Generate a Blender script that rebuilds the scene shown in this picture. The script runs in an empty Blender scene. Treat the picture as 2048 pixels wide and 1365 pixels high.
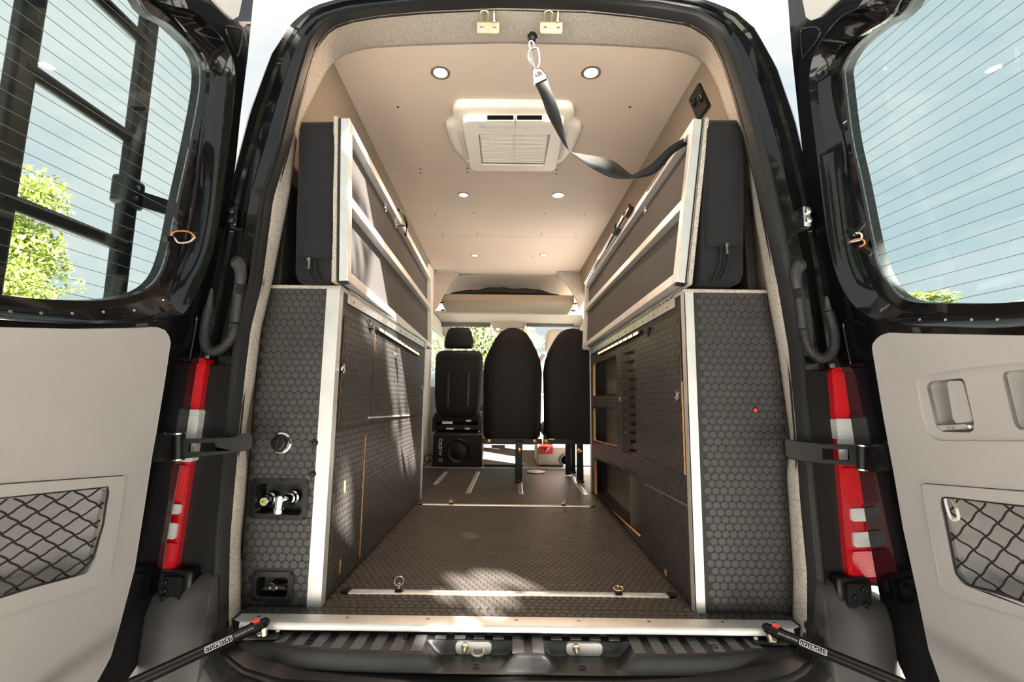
import bpy, math, random
import numpy as np
from mathutils import Vector as V, Matrix
from mathutils.geometry import tessellate_polygon
random.seed(7); rs = np.random.RandomState(7)
sc = bpy.context.scene
col = sc.collection
# ------------------------------------------------------------------ camera
FPX = 910.0
CAM = V((-.0185, -1.3154, .602))
_Y = V((1024.3-1024, 797.3-682.5, FPX)).normalized()
_up = V((math.sin(.01156), -math.cos(.01156), 0))
_X = _Y.cross(_up).normalized(); _Z = _X.cross(_Y)
R0 = V((_X[0], _Y[0], _Z[0])); R1 = V((_X[1], _Y[1], _Z[1])); R2 = V((_X[2], _Y[2], _Z[2]))   # right, down, forward in the place
cd = bpy.data.cameras.new('camera'); cam = bpy.data.objects.new('camera', cd); col.objects.link(cam)
cd.sensor_width = 36; cd.lens = FPX/2048*36; cd.clip_start = .02; cd.clip_end = 500
cam.matrix_world = Matrix(((R0.x, -R1.x, -R2.x, CAM.x), (R0.y, -R1.y, -R2.y, CAM.y), (R0.z, -R1.z, -R2.z, CAM.z), (0, 0, 0, 1)))
sc.camera = cam
# ------------------------------------------------------------------ sky, sun, exposure
vs = sc.view_settings
vs.view_transform = 'Standard'; vs.look = 'None'; vs.gamma = 1; vs.use_curve_mapping = False; vs.exposure = -.08
w = bpy.data.worlds.new('sky'); sc.world = w; w.use_nodes = True
nt = w.node_tree; nt.nodes.clear()
def nn(nt, t, **k):
    n = nt.nodes.new(t)
    for a, b in k.items():
        if a in n.inputs: n.inputs[a].default_value = b
        else: setattr(n, a, b)
    return n
tc = nn(nt, 'ShaderNodeTexCoord'); mp = nn(nt, 'ShaderNodeMapping'); mp.inputs['Scale'].default_value = (1, 1, 2.6)
no = nn(nt, 'ShaderNodeTexNoise', Scale=2.3, Detail=7.0, Roughness=.55)
cr = nn(nt, 'ShaderNodeValToRGB'); e = cr.color_ramp.elements
e[0].position = .34; e[0].color = (.68, .80, .86, 1); e[1].position = .55; e[1].color = (1.0, .985, .96, 1)
bg = nn(nt, 'ShaderNodeBackground', Strength=1.1); ow = nn(nt, 'ShaderNodeOutputWorld')
nt.links.new(tc.outputs['Generated'], mp.inputs['Vector']); nt.links.new(mp.outputs['Vector'], no.inputs['Vector'])
nt.links.new(no.outputs['Fac'], cr.inputs['Fac']); nt.links.new(cr.outputs['Color'], bg.inputs['Color']); nt.links.new(bg.outputs[0], ow.inputs[0])
SUN = V((-.8, 1, -1.15)).normalized()
sd = bpy.data.lights.new('sun', 'SUN'); sd.energy = 52.0; sd.angle = math.radians(.53); sd.color = (1, .94, .86)
so = bpy.data.objects.new('sun', sd); col.objects.link(so); so.rotation_euler = SUN.to_track_quat('-Z', 'Y').to_euler(); so.location = (6, -8, 9)

# ------------------------------------------------------------------ pixel -> place helpers (a pixel gives a ray, a plane of the van gives the distance)
def ray(px, py): return R0*((px-1024)/FPX) + R1*((py-682.5)/FPX) + R2
def U(px, py, ax, v):
    d = ray(px, py); return CAM + d*((v-CAM[ax])/d[ax])
def UP(px, py, O, n):
    d = ray(px, py); return CAM + d*((O-CAM).dot(n)/d.dot(n))
def UL(pts, ax, v): return [U(p[0], p[1], ax, v) for p in pts]

# ------------------------------------------------------------------ materials
MATS = {}
def mat(name, c, rough=.5, metal=0, spec=.5, coat=0, var=0, vs_=30, bump=0, bs=200, trans=0, emit=None, es=1, stretch=None, sheen=0, c2=None, dist=.002, wv=None):
    m = bpy.data.materials.new(name); m.use_nodes = True; t = m.node_tree; b = t.nodes['Principled BSDF']
    b.inputs['Base Color'].default_value = (*c, 1); b.inputs['Roughness'].default_value = rough; b.inputs['Metallic'].default_value = metal
    b.inputs['Specular IOR Level'].default_value = spec; b.inputs['Coat Weight'].default_value = coat; b.inputs['Transmission Weight'].default_value = trans
    b.inputs['Coat Roughness'].default_value = .04
    if sheen: b.inputs['Sheen Weight'].default_value = sheen
    if emit: b.inputs['Emission Color'].default_value = (*emit, 1); b.inputs['Emission Strength'].default_value = es
    tcn = nn(t, 'ShaderNodeTexCoord'); mpn = nn(t, 'ShaderNodeMapping')
    if stretch: mpn.inputs['Scale'].default_value = stretch
    t.links.new(tcn.outputs['Object'], mpn.inputs['Vector'])
    if var or c2:
        n = nn(t, 'ShaderNodeTexNoise', Scale=float(vs_), Detail=4.0, Roughness=.6); r = nn(t, 'ShaderNodeValToRGB')
        r.color_ramp.elements[0].position = .35; r.color_ramp.elements[1].position = .65
        a = c2 if c2 else tuple(max(0, x*(1-var)) for x in c); d = c if c2 else tuple(min(1, x*(1+var)) for x in c)
        r.color_ramp.elements[0].color = (*a, 1); r.color_ramp.elements[1].color = (*d, 1)
        t.links.new(mpn.outputs[0], n.inputs['Vector']); t.links.new(n.outputs['Fac'], r.inputs['Fac']); t.links.new(r.outputs['Color'], b.inputs['Base Color'])
    if bump:
        if wv: n2 = nn(t, 'ShaderNodeTexWave', Scale=float(bs)); n2.bands_direction = wv
        else: n2 = nn(t, 'ShaderNodeTexNoise', Scale=float(bs), Detail=2.0)
        bp = nn(t, 'ShaderNodeBump', Strength=bump, Distance=dist)
        t.links.new(mpn.outputs[0], n2.inputs['Vector']); t.links.new(n2.outputs['Fac'], bp.inputs['Height']); t.links.new(bp.outputs[0], b.inputs['Normal'])
    MATS[name] = m; return m
def glass(name, tint, ior=1.45, rough=0.0):
    m = bpy.data.materials.new(name); m.use_nodes = True; t = m.node_tree; t.nodes.clear()
    tr = nn(t, 'ShaderNodeBsdfTransparent'); tr.inputs[0].default_value = (*tint, 1)
    gl = nn(t, 'ShaderNodeBsdfGlossy'); gl.inputs['Roughness'].default_value = rough
    lw = nn(t, 'ShaderNodeLayerWeight', Blend=.5); pw = nn(t, 'ShaderNodeMath', operation='POWER'); pw.inputs[1].default_value = 4.0
    ml = nn(t, 'ShaderNodeMath', operation='MULTIPLY_ADD'); ml.inputs[1].default_value = .55; ml.inputs[2].default_value = .03
    mx = nn(t, 'ShaderNodeMixShader'); o = nn(t, 'ShaderNodeOutputMaterial')
    t.links.new(lw.outputs['Facing'], pw.inputs[0]); t.links.new(pw.outputs[0], ml.inputs[0]); t.links.new(ml.outputs[0], mx.inputs[0])
    t.links.new(tr.outputs[0], mx.inputs[1]); t.links.new(gl.outputs[0], mx.inputs[2]); t.links.new(mx.outputs[0], o.inputs[0])
    MATS[name] = m; return m
mat('paint', (.003, .003, .004), .3, coat=1.0, spec=.1)
mat('satin_black', (.005, .005, .0055), .42, spec=.35, bump=.05, bs=300)
mat('plastic_black', (.006, .006, .0065), .36, spec=.4)
mat('rubber', (.013, .013, .013), .42, spec=.5)
mat('coin_rubber', (.054, .047, .041), .46, spec=.5, var=.18, vs_=9, bump=.06, bs=900)
mat('coin_base', (.021, .0195, .018), .5, spec=.4, bump=.06, bs=900)
mat('coin_wall', (.042, .038, .035), .40, spec=.6, var=.15, vs_=9, bump=.06, bs=900)
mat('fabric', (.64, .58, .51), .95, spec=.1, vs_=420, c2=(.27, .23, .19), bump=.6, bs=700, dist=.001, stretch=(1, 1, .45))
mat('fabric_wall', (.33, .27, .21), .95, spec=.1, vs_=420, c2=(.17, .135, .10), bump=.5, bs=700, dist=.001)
mat('ceiling_board', (.61, .505, .425), .55, spec=.35, var=.02, vs_=3, bump=.03, bs=600)
mat('aluminium', (.80, .79, .76), .38, 1, var=.08, vs_=25, stretch=(1, 1, .15), bump=.03, bs=500)
mat('aluminium_satin', (.74, .73, .71), .42, .65, var=.06, vs_=12)
mat('steel', (.62, .60, .57), .25, 1)
mat('chrome', (.85, .85, .85), .06, 1)
mat('zinc', (.72, .64, .44), .3, 1)
mat('brass', (.75, .50, .14), .3, 1)
mat('cushion', (.014, .014, .0155), .75, spec=.2, sheen=.05, bump=.25, bs=900, dist=.0008)
mat('bed_cloth', (.085, .080, .078), .85, spec=.2, bump=.3, bs=900, dist=.0008)
mat('leather', (.0045, .004, .004), .5, spec=.22, bump=.12, bs=350)
mat('trim_grey', (.40, .38, .365), .62, spec=.35, bump=.12, bs=500, var=.03, vs_=6)
mat('trim_white', (.72, .69, .66), .5, spec=.35)
mat('bumper_grey', (.055, .052, .05), .5, spec=.45, bump=.15, bs=600, var=.1, vs_=7)
mat('tread_black', (.022, .021, .02), .42, spec=.5, bump=.08, bs=500, var=.3, vs_=9)
mat('tread_grey', (.135, .135, .138), .5, bump=.35, bs=180, wv='Y', var=.15, vs_=14)
mat('ply_edge', (.50, .27, .10), .7, var=.2, vs_=60)
mat('white_plastic', (.82, .78, .71), .32, spec=.5)
mat('lens_red', (.62, .006, .012), .12, spec=.6, coat=.6, bump=.6, bs=120, wv='Z', emit=(.5, .004, .008), es=.12)
mat('lens_rim', (.45, .004, .01), .15, coat=.6)
mat('lens_clear', (.78, .76, .74), .15, spec=.7, bump=.7, bs=130, wv='Z', coat=.5)
mat('webbing', (.012, .012, .013), .65, spec=.4, bump=.3, bs=900, dist=.0006)
mat('led', (1, .9, .8), .5, emit=(1, .58, .27), es=1.35)
mat('lamp_glow', (1, .95, .9), .5, emit=(1, .86, .68), es=5)
mat('red_led', (.6, .0, .0), .4, emit=(1, .02, .01), es=2.5)
mat('nickel_ring', (.62, .52, .44), .3, .9)
mat('red_plate', (.65, .05, .03), .5)
mat('white_print', (.8, .8, .8), .6)
mat('blue_print', (.25, .35, .5), .6)
mat('green_print', (.45, .5, .15), .5)
mat('yellow_print', (.7, .55, .05), .5)
mat('concrete', (.50, .485, .46), .9, spec=.2, var=.12, vs_=2, bump=.2, bs=60)
mat('cab_cream', (.62, .55, .48), .8, spec=.2, bump=.1, bs=300)
mat('cab_grey', (.16, .15, .14), .7, spec=.3)
mat('cab_carpet', (.20, .17, .15), .95, spec=.1, bump=.4, bs=500)
mat('headliner', (.52, .44, .37), .9, spec=.1)
mat('bag', (.018, .015, .014), .7, spec=.3)
mat('ply_dark', (.16, .075, .03), .8)
mat('leaf_far', (.34, .38, .17), .6, var=.35, vs_=2)  # pale leaf green with the haze mixed into its colour
mat('cubby', (.17, .15, .12), .9, spec=.1, bump=.2, bs=300)
mat('leaf', (.27, .33, .05), .55, spec=.35, var=.45, vs_=3)
mat('leaf_dark', (.06, .12, .02), .55, spec=.35, var=.4, vs_=3)
mat('bark', (.09, .065, .045), .9, var=.3, vs_=20, bump=.5, bs=60)
mat('wire_orange', (.75, .25, .08), .5)
mat('wire_white', (.75, .7, .65), .5)
mat('hose', (.030, .028, .027), .42, spec=.5)
mat('dark_void', (.004, .004, .004), .9, spec=.1)
mat('heater', (.06, .06, .06), .5)
mat('net_cord', (.012, .012, .012), .8)
glass('tinted_glass', (.86, .93, .92), 1.35)
glass('cab_glass', (.88, .93, .92), 1.35)
lf = MATS['leaf'].node_tree.nodes['Principled BSDF']; lf.inputs['Subsurface Weight'].default_value = 0

# ------------------------------------------------------------------ mesh helpers
class MB:
    def __init__(s): s.v = []; s.f = []
    def add(s, vs, fs):
        o = len(s.v); s.v += [tuple(p) for p in vs]; s.f += [tuple(i+o for i in f) for f in fs]; return s
    def box(s, a, b):
        (x0, y0, z0), (x1, y1, z1) = a, b
        return s.hexa([(x0, y0, z0), (x1, y0, z0), (x1, y1, z0), (x0, y1, z0), (x0, y0, z1), (x1, y0, z1), (x1, y1, z1), (x0, y1, z1)])
    def hexa(s, p): return s.add(p, [(0, 3, 2, 1), (4, 5, 6, 7), (0, 1, 5, 4), (1, 2, 6, 5), (2, 3, 7, 6), (3, 0, 4, 7)])
    def obox(s, c, ex, ey, ez):
        c = V(c); ex = V(ex); ey = V(ey); ez = V(ez)
        return s.hexa([c-ex-ey-ez, c+ex-ey-ez, c+ex+ey-ez, c-ex+ey-ez, c-ex-ey+ez, c+ex-ey+ez, c+ex+ey+ez, c-ex+ey+ez])
    def bar(s, p, q, wd, side, hd=None):     # square bar between two points, side = a hint for its width direction
        p = V(p); q = V(q); d = (q-p).normalized(); a = V(side); a = (a-d*a.dot(d)).normalized(); b = d.cross(a)
        hd = hd or wd; return s.obox((p+q)/2, (q-p)/2, a*wd/2, b*hd/2)
    def plate(s, outer, holes=(), vec=(0, 0, .01)):
        vec = V(vec); loops = [[V(p) for p in outer]]+[[V(p) for p in h] for h in holes]
        tri = tessellate_polygon(loops); pts = [p for l in loops for p in l]; n = len(pts)
        fs = [tuple(t) for t in tri]+[tuple(i+n for i in reversed(t)) for t in tri]; o = 0
        for l in loops:
            k = len(l); fs += [(o+i, o+(i+1) % k, o+(i+1) % k+n, o+i+n) for i in range(k)]; o += k
        return s.add(pts+[p+vec for p in pts], fs)
    def cyl(s, p, q, r, r2=None, n=16, caps=True):
        p = V(p); q = V(q); d = (q-p).normalized(); a = d.orthogonal().normalized(); b = d.cross(a); r2 = r if r2 is None else r2
        vs = []
        for c, rr in ((p, r), (q, r2)):
            vs += [c+(a*math.cos(2*math.pi*i/n)+b*math.sin(2*math.pi*i/n))*rr for i in range(n)]
        fs = [(i, (i+1) % n, n+(i+1) % n, n+i) for i in range(n)]
        if caps: fs += [tuple(range(n-1, -1, -1)), tuple(range(n, 2*n))]
        return s.add(vs, fs)
    def lathe(s, o, ax, prof, n=20, xa=None):      # prof: (distance along ax, radius)
        o = V(o); d = V(ax).normalized(); a = (V(xa) if xa else d.orthogonal()).normalized(); b = d.cross(a); vs = []; fs = []
        for t, r in prof: vs += [o+d*t+(a*math.cos(2*math.pi*i/n)+b*math.sin(2*math.pi*i/n))*max(r, 1e-5) for i in range(n)]
        for k in range(len(prof)-1): fs += [(k*n+i, k*n+(i+1) % n, (k+1)*n+(i+1) % n, (k+1)*n+i) for i in range(n)]
        fs += [tuple(range(n-1, -1, -1)), tuple(range((len(prof)-1)*n, len(prof)*n))]
        return s.add(vs, fs)
    def tube(s, pts, r, n=8, closed=False, rf=None):
        pts = [V(p) for p in pts]; m = len(pts); vs = []; a = None
        for i in range(m):
            d = (pts[(i+1) % m]-pts[i-1]) if closed or 0 < i < m-1 else (pts[1]-pts[0] if i == 0 else pts[-1]-pts[-2])
            d = d.normalized(); a = (d.orthogonal() if a is None else a-d*a.dot(d)).normalized(); b = d.cross(a); rr = rf(i/(m-1)) if rf else r
            vs += [pts[i]+(a*math.cos(2*math.pi*k/n)+b*math.sin(2*math.pi*k/n))*rr for k in range(n)]
        fs = []
        for i in range(m if closed else m-1):
            j = (i+1) % m; fs += [(i*n+k, i*n+(k+1) % n, j*n+(k+1) % n, j*n+k) for k in range(n)]
        if not closed: fs += [tuple(range(n-1, -1, -1)), tuple(range((m-1)*n, m*n))]
        return s.add(vs, fs)
    def loft(s, loops, closed=True, cap0=False, cap1=False):
        n = len(loops[0]); vs = [V(p) for l in loops for p in l]; fs = []
        for k in range(len(loops)-1):
            for i in range(n if closed else n-1): j = (i+1) % n; fs.append((k*n+i, k*n+j, (k+1)*n+j, (k+1)*n+i))
        if cap0: fs.append(tuple(range(n-1, -1, -1)))
        if cap1: fs.append(tuple(range((len(loops)-1)*n, len(loops)*n)))
        return s.add(vs, fs)
    def ell(s, c, rx, ry, rz, n=16, m=10):
        c = V(c); vs = [c+V((0, 0, -rz))]
        for j in range(1, m):
            t = -math.pi/2+math.pi*j/m
            vs += [c+V((rx*math.cos(t)*math.cos(2*math.pi*i/n), ry*math.cos(t)*math.sin(2*math.pi*i/n), rz*math.sin(t))) for i in range(n)]
        vs.append(c+V((0, 0, rz))); L = len(vs)-1
        fs = [(0, 1+(i+1) % n, 1+i) for i in range(n)]
        for j in range(m-2): fs += [(1+j*n+i, 1+j*n+(i+1) % n, 1+(j+1)*n+(i+1) % n, 1+(j+1)*n+i) for i in range(n)]
        fs += [(1+(m-2)*n+i, 1+(m-2)*n+(i+1) % n, L) for i in range(n)]
        return s.add(vs, fs)
    def build(s, name, material, root=None, parent=None, bevel=0, seg=2, angle=40, flip=False, bang=40):
        me = bpy.data.meshes.new(name); off = root.location if root else V((0, 0, 0))
        me.from_pydata([(p[0]-off[0], p[1]-off[1], p[2]-off[2]) for p in s.v], [], s.f)
        me.materials.append(MATS[material]); me.polygons.foreach_set('use_smooth', [True]*len(me.polygons)); me.set_sharp_from_angle(angle=math.radians(angle))
        if flip: me.flip_normals()
        o = bpy.data.objects.new(name, me); col.objects.link(o)
        if parent: o.parent = parent
        elif root: o.parent = root
        if bevel:
            b = o.modifiers.new('bevel', 'BEVEL'); b.width = bevel; b.segments = seg; b.limit_method = 'ANGLE'; b.angle_limit = math.radians(bang)
        return o
def tag(o, label, cat, group=None):
    o['label'] = label; o['category'] = cat
    if group: o['group'] = group
    return o
def struct(o, label=None):
    o['kind'] = 'structure'
    if label: o['label'] = label
    return o
def stuff(o): o['kind'] = 'stuff'; return o
def thing(name, loc, label, cat, group=None):
    o = bpy.data.objects.new(name, None); col.objects.link(o); o.location = V(loc); o.empty_display_size = .05
    return tag(o, label, cat, group)
def rnd(pts, r, k=5):                 # round the corners of a polygon
    pts = [V(p) for p in pts]; out = []; n = len(pts)
    for i in range(n):
        p = pts[i]; a = pts[i-1]-p; b = pts[(i+1) % n]-p; rr = min(r, a.length*.48, b.length*.48)
        A = p+a.normalized()*rr; B = p+b.normalized()*rr
        for j in range(k+1): t = j/k; out.append(A*(1-t)**2+p*2*t*(1-t)+B*t*t)
    return out
def resamp(pts, n, closed=True):
    pts = [V(p) for p in pts]; q = pts+[pts[0]] if closed else pts; L = [0]
    for i in range(1, len(q)): L.append(L[-1]+(q[i]-q[i-1]).length)
    out = []; j = 0
    for i in range(n):
        t = L[-1]*i/(n if closed else n-1)
        while j < len(L)-2 and L[j+1] < t: j += 1
        k = (t-L[j])/max(1e-9, L[j+1]-L[j]); out.append(q[j].lerp(q[j+1], min(1, k)))
    return out
def smooth(pts, n, closed=False):     # Catmull-Rom through points
    pts = [V(p) for p in pts]; m = len(pts); out = []
    segs = m if closed else m-1
    for i in range(segs):
        p0, p1, p2, p3 = (pts[(i-1) % m], pts[i], pts[(i+1) % m], pts[(i+2) % m]) if closed else (pts[max(0, i-1)], pts[i], pts[i+1], pts[min(m-1, i+2)])
        for j in range(n):
            t = j/n; out.append(.5*((2*p1)+(p2-p0)*t+(2*p0-5*p1+4*p2-p3)*t*t+(3*p1-p0-3*p2+p3)*t**3))
    if not closed: out.append(pts[-1])
    return out
def inpoly(x, y, poly):
    c = False; n = len(poly); j = n-1
    for i in range(n):
        xi, yi = poly[i]; xj, yj = poly[j]
        if (yi > y) != (yj > y) and x < (xj-xi)*(y-yi)/(yj-yi)+xi: c = not c
        j = i
    return c
def coins(name, material, O, ex, ey, a1, b1, keep, root=None, parent=None, pitch=.0235, r=.0110, h=.0014, K=16):
    O = V(O); ex = V(ex); ey = V(ey); nz = ex.cross(ey); P = []; row = 0; b = pitch*.5
    while b < b1:
        a = pitch*(.5 if row % 2 else 1.0)
        while a < a1:
            if keep(a, b): P.append((a, b))
            a += pitch
        b += pitch*.866; row += 1
    th = np.arange(K)*2*np.pi/K; cs = np.cos(th); sn = np.sin(th); rings = ((1.0, -.0004), (.985, h*.6), (.90, h))
    E = np.array([list(ex), list(ey), list(nz)]); off = np.array(list(root.location)) if root else np.zeros(3)
    P = np.array(P); n = len(P); vs_ = np.zeros((n, 3, K, 3))
    for q, (f, hh) in enumerate(rings):
        loc = np.stack([P[:, None, 0]+cs*r*f, P[:, None, 1]+sn*r*f, np.full((n, K), hh)], -1); vs_[:, q] = loc@E+np.array(list(O))-off
    fs = []
    i = np.arange(K); j = (i+1) % K
    for k in range(n):
        o = k*3*K
        for q in (0, 1): fs += np.stack([o+q*K+i, o+q*K+j, o+(q+1)*K+j, o+(q+1)*K+i], 1).tolist()
        fs.append((o+2*K+i).tolist())
    me = bpy.data.meshes.new(name); me.from_pydata(vs_.reshape(-1, 3).tolist(), [], fs); me.materials.append(MATS[material])
    me.polygons.foreach_set('use_smooth', [True]*len(me.polygons)); me.set_sharp_from_angle(angle=math.radians(15))
    ob = bpy.data.objects.new(name, me); col.objects.link(ob); ob.parent = parent or root
    return stuff(ob)
def text(s, O, ex, ey, size, material, name, root, parent=None, depth=.0004, spread=1.0):
    cu = bpy.data.curves.new(name, 'FONT'); cu.body = s; cu.size = 1; cu.align_x = 'CENTER'; cu.align_y = 'CENTER'; cu.extrude = 0; cu.space_character = spread
    t = bpy.data.objects.new(name, cu); col.objects.link(t); dg = bpy.context.evaluated_depsgraph_get(); me = bpy.data.meshes.new_from_object(t.evaluated_get(dg))
    bpy.data.objects.remove(t); ex = V(ex).normalized(); ey = V(ey).normalized(); nz = ex.cross(ey); O = V(O)-(root.location if root else V((0, 0, 0)))
    for v in me.vertices: v.co = O+ex*v.co.x*size+ey*v.co.y*size+nz*depth
    me.materials.clear(); me.materials.append(MATS[material]); me.name = name
    o = bpy.data.objects.new(name, me); col.objects.link(o); o.parent = parent or root
    return o
def polar(pts, cz=.85):               # star-shaped outline about (0, cz): list of (x, z[, y]) -> function of angle
    A = sorted((math.atan2(p[1]-cz, p[0]) % (2*math.pi) if math.atan2(p[1]-cz, p[0]) > -math.pi/2 else math.atan2(p[1]-cz, p[0])+2*math.pi, math.hypot(p[0], p[1]-cz), p[2] if len(p) > 2 else 0) for p in
               [(q[0], q[1], *q[2:]) for q in pts])
    A = [(a-2*math.pi if a > 1.5*math.pi else a, r, y) for a, r, y in A]; A.sort()
    A = [(A[-1][0]-2*math.pi, *A[-1][1:])]+A+[(A[0][0]+2*math.pi, *A[0][1:])]
    aa = [a for a, _, _ in A]; rr = [r for _, r, _ in A]; yy = [y for _, _, y in A]
    return lambda t: (float(np.interp(t, aa, rr)), float(np.interp(t, aa, yy)))
def ringpts(fn, ts, cz=.85, dy=0, dr=0):
    out = []
    for t in ts:
        r, y = fn(t); out.append(V(((r+dr)*math.cos(t), y+dy, cz+(r+dr)*math.sin(t))))
    return out
# ================================================================== THE SETTING: van shell
XL, XR = -.563, .514          # inner faces of the two cabinets
YL, YR = .078, .070           # their rear faces
FE = 2.72                     # front end of the load floor
m = MB().box((-.86, .0, -.04), (.86, FE, 0)); floor = struct(m.build('floor', 'coin_base'), 'grey rubber coin-pattern van floor between the cabinets')
coins('coin_studs', 'coin_rubber', (XL, YL, 0), (1, 0, 0), (0, 1, 0), XR-XL-.008, FE-YL-.01, lambda a, b: True, parent=floor)
coins('coin_studs', 'coin_rubber', (-.775, .012, 0), (1, 0, 0), (0, 1, 0), 1.55, YL-.018, lambda a, b: True, parent=floor)
# ---- ceiling in three boards
CZ = 1.85
def cl(y): return -.702-.036*(y-.24)
def crr(y): return .668-.014*(y-.23)
ceil = struct(MB().box((-.8, .10, CZ+.012), (.8, 3.25, CZ+.03)).build('ceiling', 'ceiling_board'), 'smooth off-white van ceiling of three boards')
for y0, y1 in ((.12, 1.091), (1.094, 2.089), (2.092, 3.20)):
    MB().hexa([(cl(y0)-.05, y0, CZ), (crr(y0)+.05, y0, CZ), (crr(y1)+.05, y1, CZ), (cl(y1)-.05, y1, CZ), (cl(y0)-.05, y0, CZ+.012), (crr(y0)+.05, y0, CZ+.012), (crr(y1)+.05, y1, CZ+.012), (cl(y1)-.05, y1, CZ+.012)]).build('ceiling_board', 'ceiling_board', parent=ceil, bevel=.0015)
for px, py in ((796, 214), (915, 210), (1140, 209), (1260, 214), (841, 338), (841, 346), (935, 337), (935, 345), (1113, 340), (1113, 348), (870, 429), (948, 426), (1090, 427), (1170, 430), (886, 470), (886, 475), (955, 467), (955, 472), (1083, 467), (1083, 472), (1152, 470), (1152, 476), (904, 517), (965, 515), (1066, 515), (1130, 517), (920, 552), (968, 552), (1018, 552), (1068, 553)):
    c = U(px, py, 2, CZ); MB().lathe(c, (0, 0, -1), [(-.001, .0052), (.0015, .005), (.0022, .003)], 10).build('screw', 'plastic_black', parent=ceil)
# ---- side walls, fabric lined
def wall(name, s, edge, y0, y1, label, zlo=0.0, zhi=1.87):
    rows = []
    for z, dx in ((1.87, -.0), (1.80, .012), (1.6, .05), (1.35, .105), (1.0, .12), (.6, .12), (0, .12)):
        if zlo <= z <= zhi: rows.append((z, dx))
    inner = [[V((edge(y)+s*dx, y, z)) for y in np.linspace(y0, y1, 6)] for z, dx in rows]
    outer = [[p+V((s*.03, 0, 0)) for p in r] for r in inner]
    loops = [i+o[::-1] for i, o in zip(inner, outer)]
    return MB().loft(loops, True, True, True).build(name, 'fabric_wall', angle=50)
wl = struct(wall('wall_left', -1, cl, .10, 3.2, ''), 'beige fabric side wall behind the ladder-side cabinet')
wr = struct(wall('wall_right', 1, crr, .10, 1.86, ''), 'beige fabric side wall beside the vented cabinet')
wr2 = wall('wall_panel', 1, crr, 1.86, 3.2, '', zlo=1.6); wr2.parent = wr
for wq, s, e_ in ((wl, -1, cl), (wr, 1, crr)):     # black window blanks low on each wall
    MB().hexa([(e_(.2)+s*.062, .10, .95), (e_(.2)+s*.092, .10, .95), (e_(1.7)+s*.092, 1.75, .95), (e_(1.7)+s*.062, 1.75, .95), (e_(.2)+s*.055, .10, 1.30), (e_(.2)+s*.085, .10, 1.30), (e_(1.7)+s*.085, 1.75, 1.30), (e_(1.7)+s*.055, 1.75, 1.30)]).build('window_blank', 'bag', parent=wq, bevel=.006)
# ---- outlines of the opening (pixel columns read off the photograph on the plane of the opening)
SBL = [(458, 1257), (461, 1079), (468, 1000), (480, 860), (490, 760), (502, 660), (525, 570), (547, 400), (577, 300), (596, 220), (615, 150), (634, 90), (661, 57), (700, 42), (760, 32), (850, 24), (1000, 17)]
SBR = [(1613, 1260), (1613, 1150), (1599, 1000), (1589, 850), (1576, 700), (1554, 571), (1536, 484), (1514, 374), (1488, 264), (1466, 185), (1444, 119), (1422, 75), (1378, 48), (1281, 33), (1176, 22), (1003, 17)]
SOL = [(430, 1257), (436, 1079), (444, 1000), (458, 860), (465, 760), (479, 660), (503, 570), (527, 400), (560, 300), (580, 220), (599, 150), (618, 85), (648, 48), (700, 30), (760, 22), (850, 13), (1000, 6)]
SOR = [(1640, 1260), (1642, 1150), (1627, 1000), (1613, 850), (1599, 700), (1582, 549), (1558, 431), (1527, 299), (1497, 189), (1470, 114), (1444, 62), (1396, 31), (1316, 13), (1176, 9), (1003, 6)]
def dens(pts, k=8): return [tuple(a+(b-a)*j/k for a, b in zip(p, q)) for p, q in zip(pts[:-1], pts[1:]) for j in range(k)]+[tuple(pts[-1])]
def XZ(pts, y): pts = dens(pts); return [(p.x, p.z, y) for p in UL(pts, 1, y)]
YB = -.105
botB = XZ([(466, 1290), (500, 1318), (580, 1338), (800, 1347)], YB)+XZ([(1024, 1348), (1240, 1350), (1470, 1345), (1567, 1328), (1603, 1300)], YB)
botO = XZ([(446, 1290), (488, 1334), (560, 1362), (800, 1380)], YB)+XZ([(1024, 1386), (1240, 1386), (1470, 1380), (1567, 1360), (1599, 1342), (1633, 1300)], YB)
SB = polar(XZ(SBL, -.005)+XZ(SBR, -.005)+botB); SO = polar(XZ(SOL, -.005)+XZ(SOR, -.005)+botO)
TS = list(np.linspace(-math.pi/2, 1.5*math.pi, 241))[:-1]
lb = ringpts(SB, TS); lo = ringpts(SO, TS)
def mixl(k, dy): return [a.lerp(b, k)+V((0, dy, 0)) for a, b in zip(lb, lo)]
# ---- fabric surround
INL = [(520, 1312), (490, 1296), (478, 1275), (476, 1257), (476, 1079), (485, 1000), (490, 930), (487, 880), (489, 850), (506, 760), (518, 660), (540, 567), (577, 382), (595, 246), (615, 205), (635, 165), (648, 140), (665, 116), (696, 101), (736, 91), (824, 86), (1000, 81)]
INR = [(1556, 1312), (1582, 1296), (1590, 1277), (1591, 1260), (1592, 1150), (1582, 1000), (1578, 950), (1586, 880), (1582, 850), (1560, 700), (1532, 549), (1514, 440), (1497, 308), (1457, 225), (1440, 170), (1422, 136), (1404, 116), (1387, 105), (1343, 94), (1220, 86), (1002, 81)]
def inner3(pts):
    out = []
    for px, py in dens(pts):
        if py < 126: p = U(px, py, 2, CZ-.004); out.append((p.x, p.z, p.y)); continue
        y = float(np.interp(py, (126, 240, 420, 560, 620), (.147, .09, .045, .035, .030))); p = U(px, py, 1, y); out.append((p.x, p.z, y))
    return out
IN = polar(inner3(INL)+inner3(INR)); TU = list(np.linspace(math.radians(-51), math.radians(231), 160))
a_ = ringpts(SB, TU, dy=-.002); c_ = ringpts(IN, TU); b_ = [p.lerp(q, .28)+(p-V((0, p.y, .85))).normalized()*-.006+V((0, -.02, 0)) for p, q in zip(a_, c_)]
rad = lambda p: (p-V((0, p.y, .85))).normalized()
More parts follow.
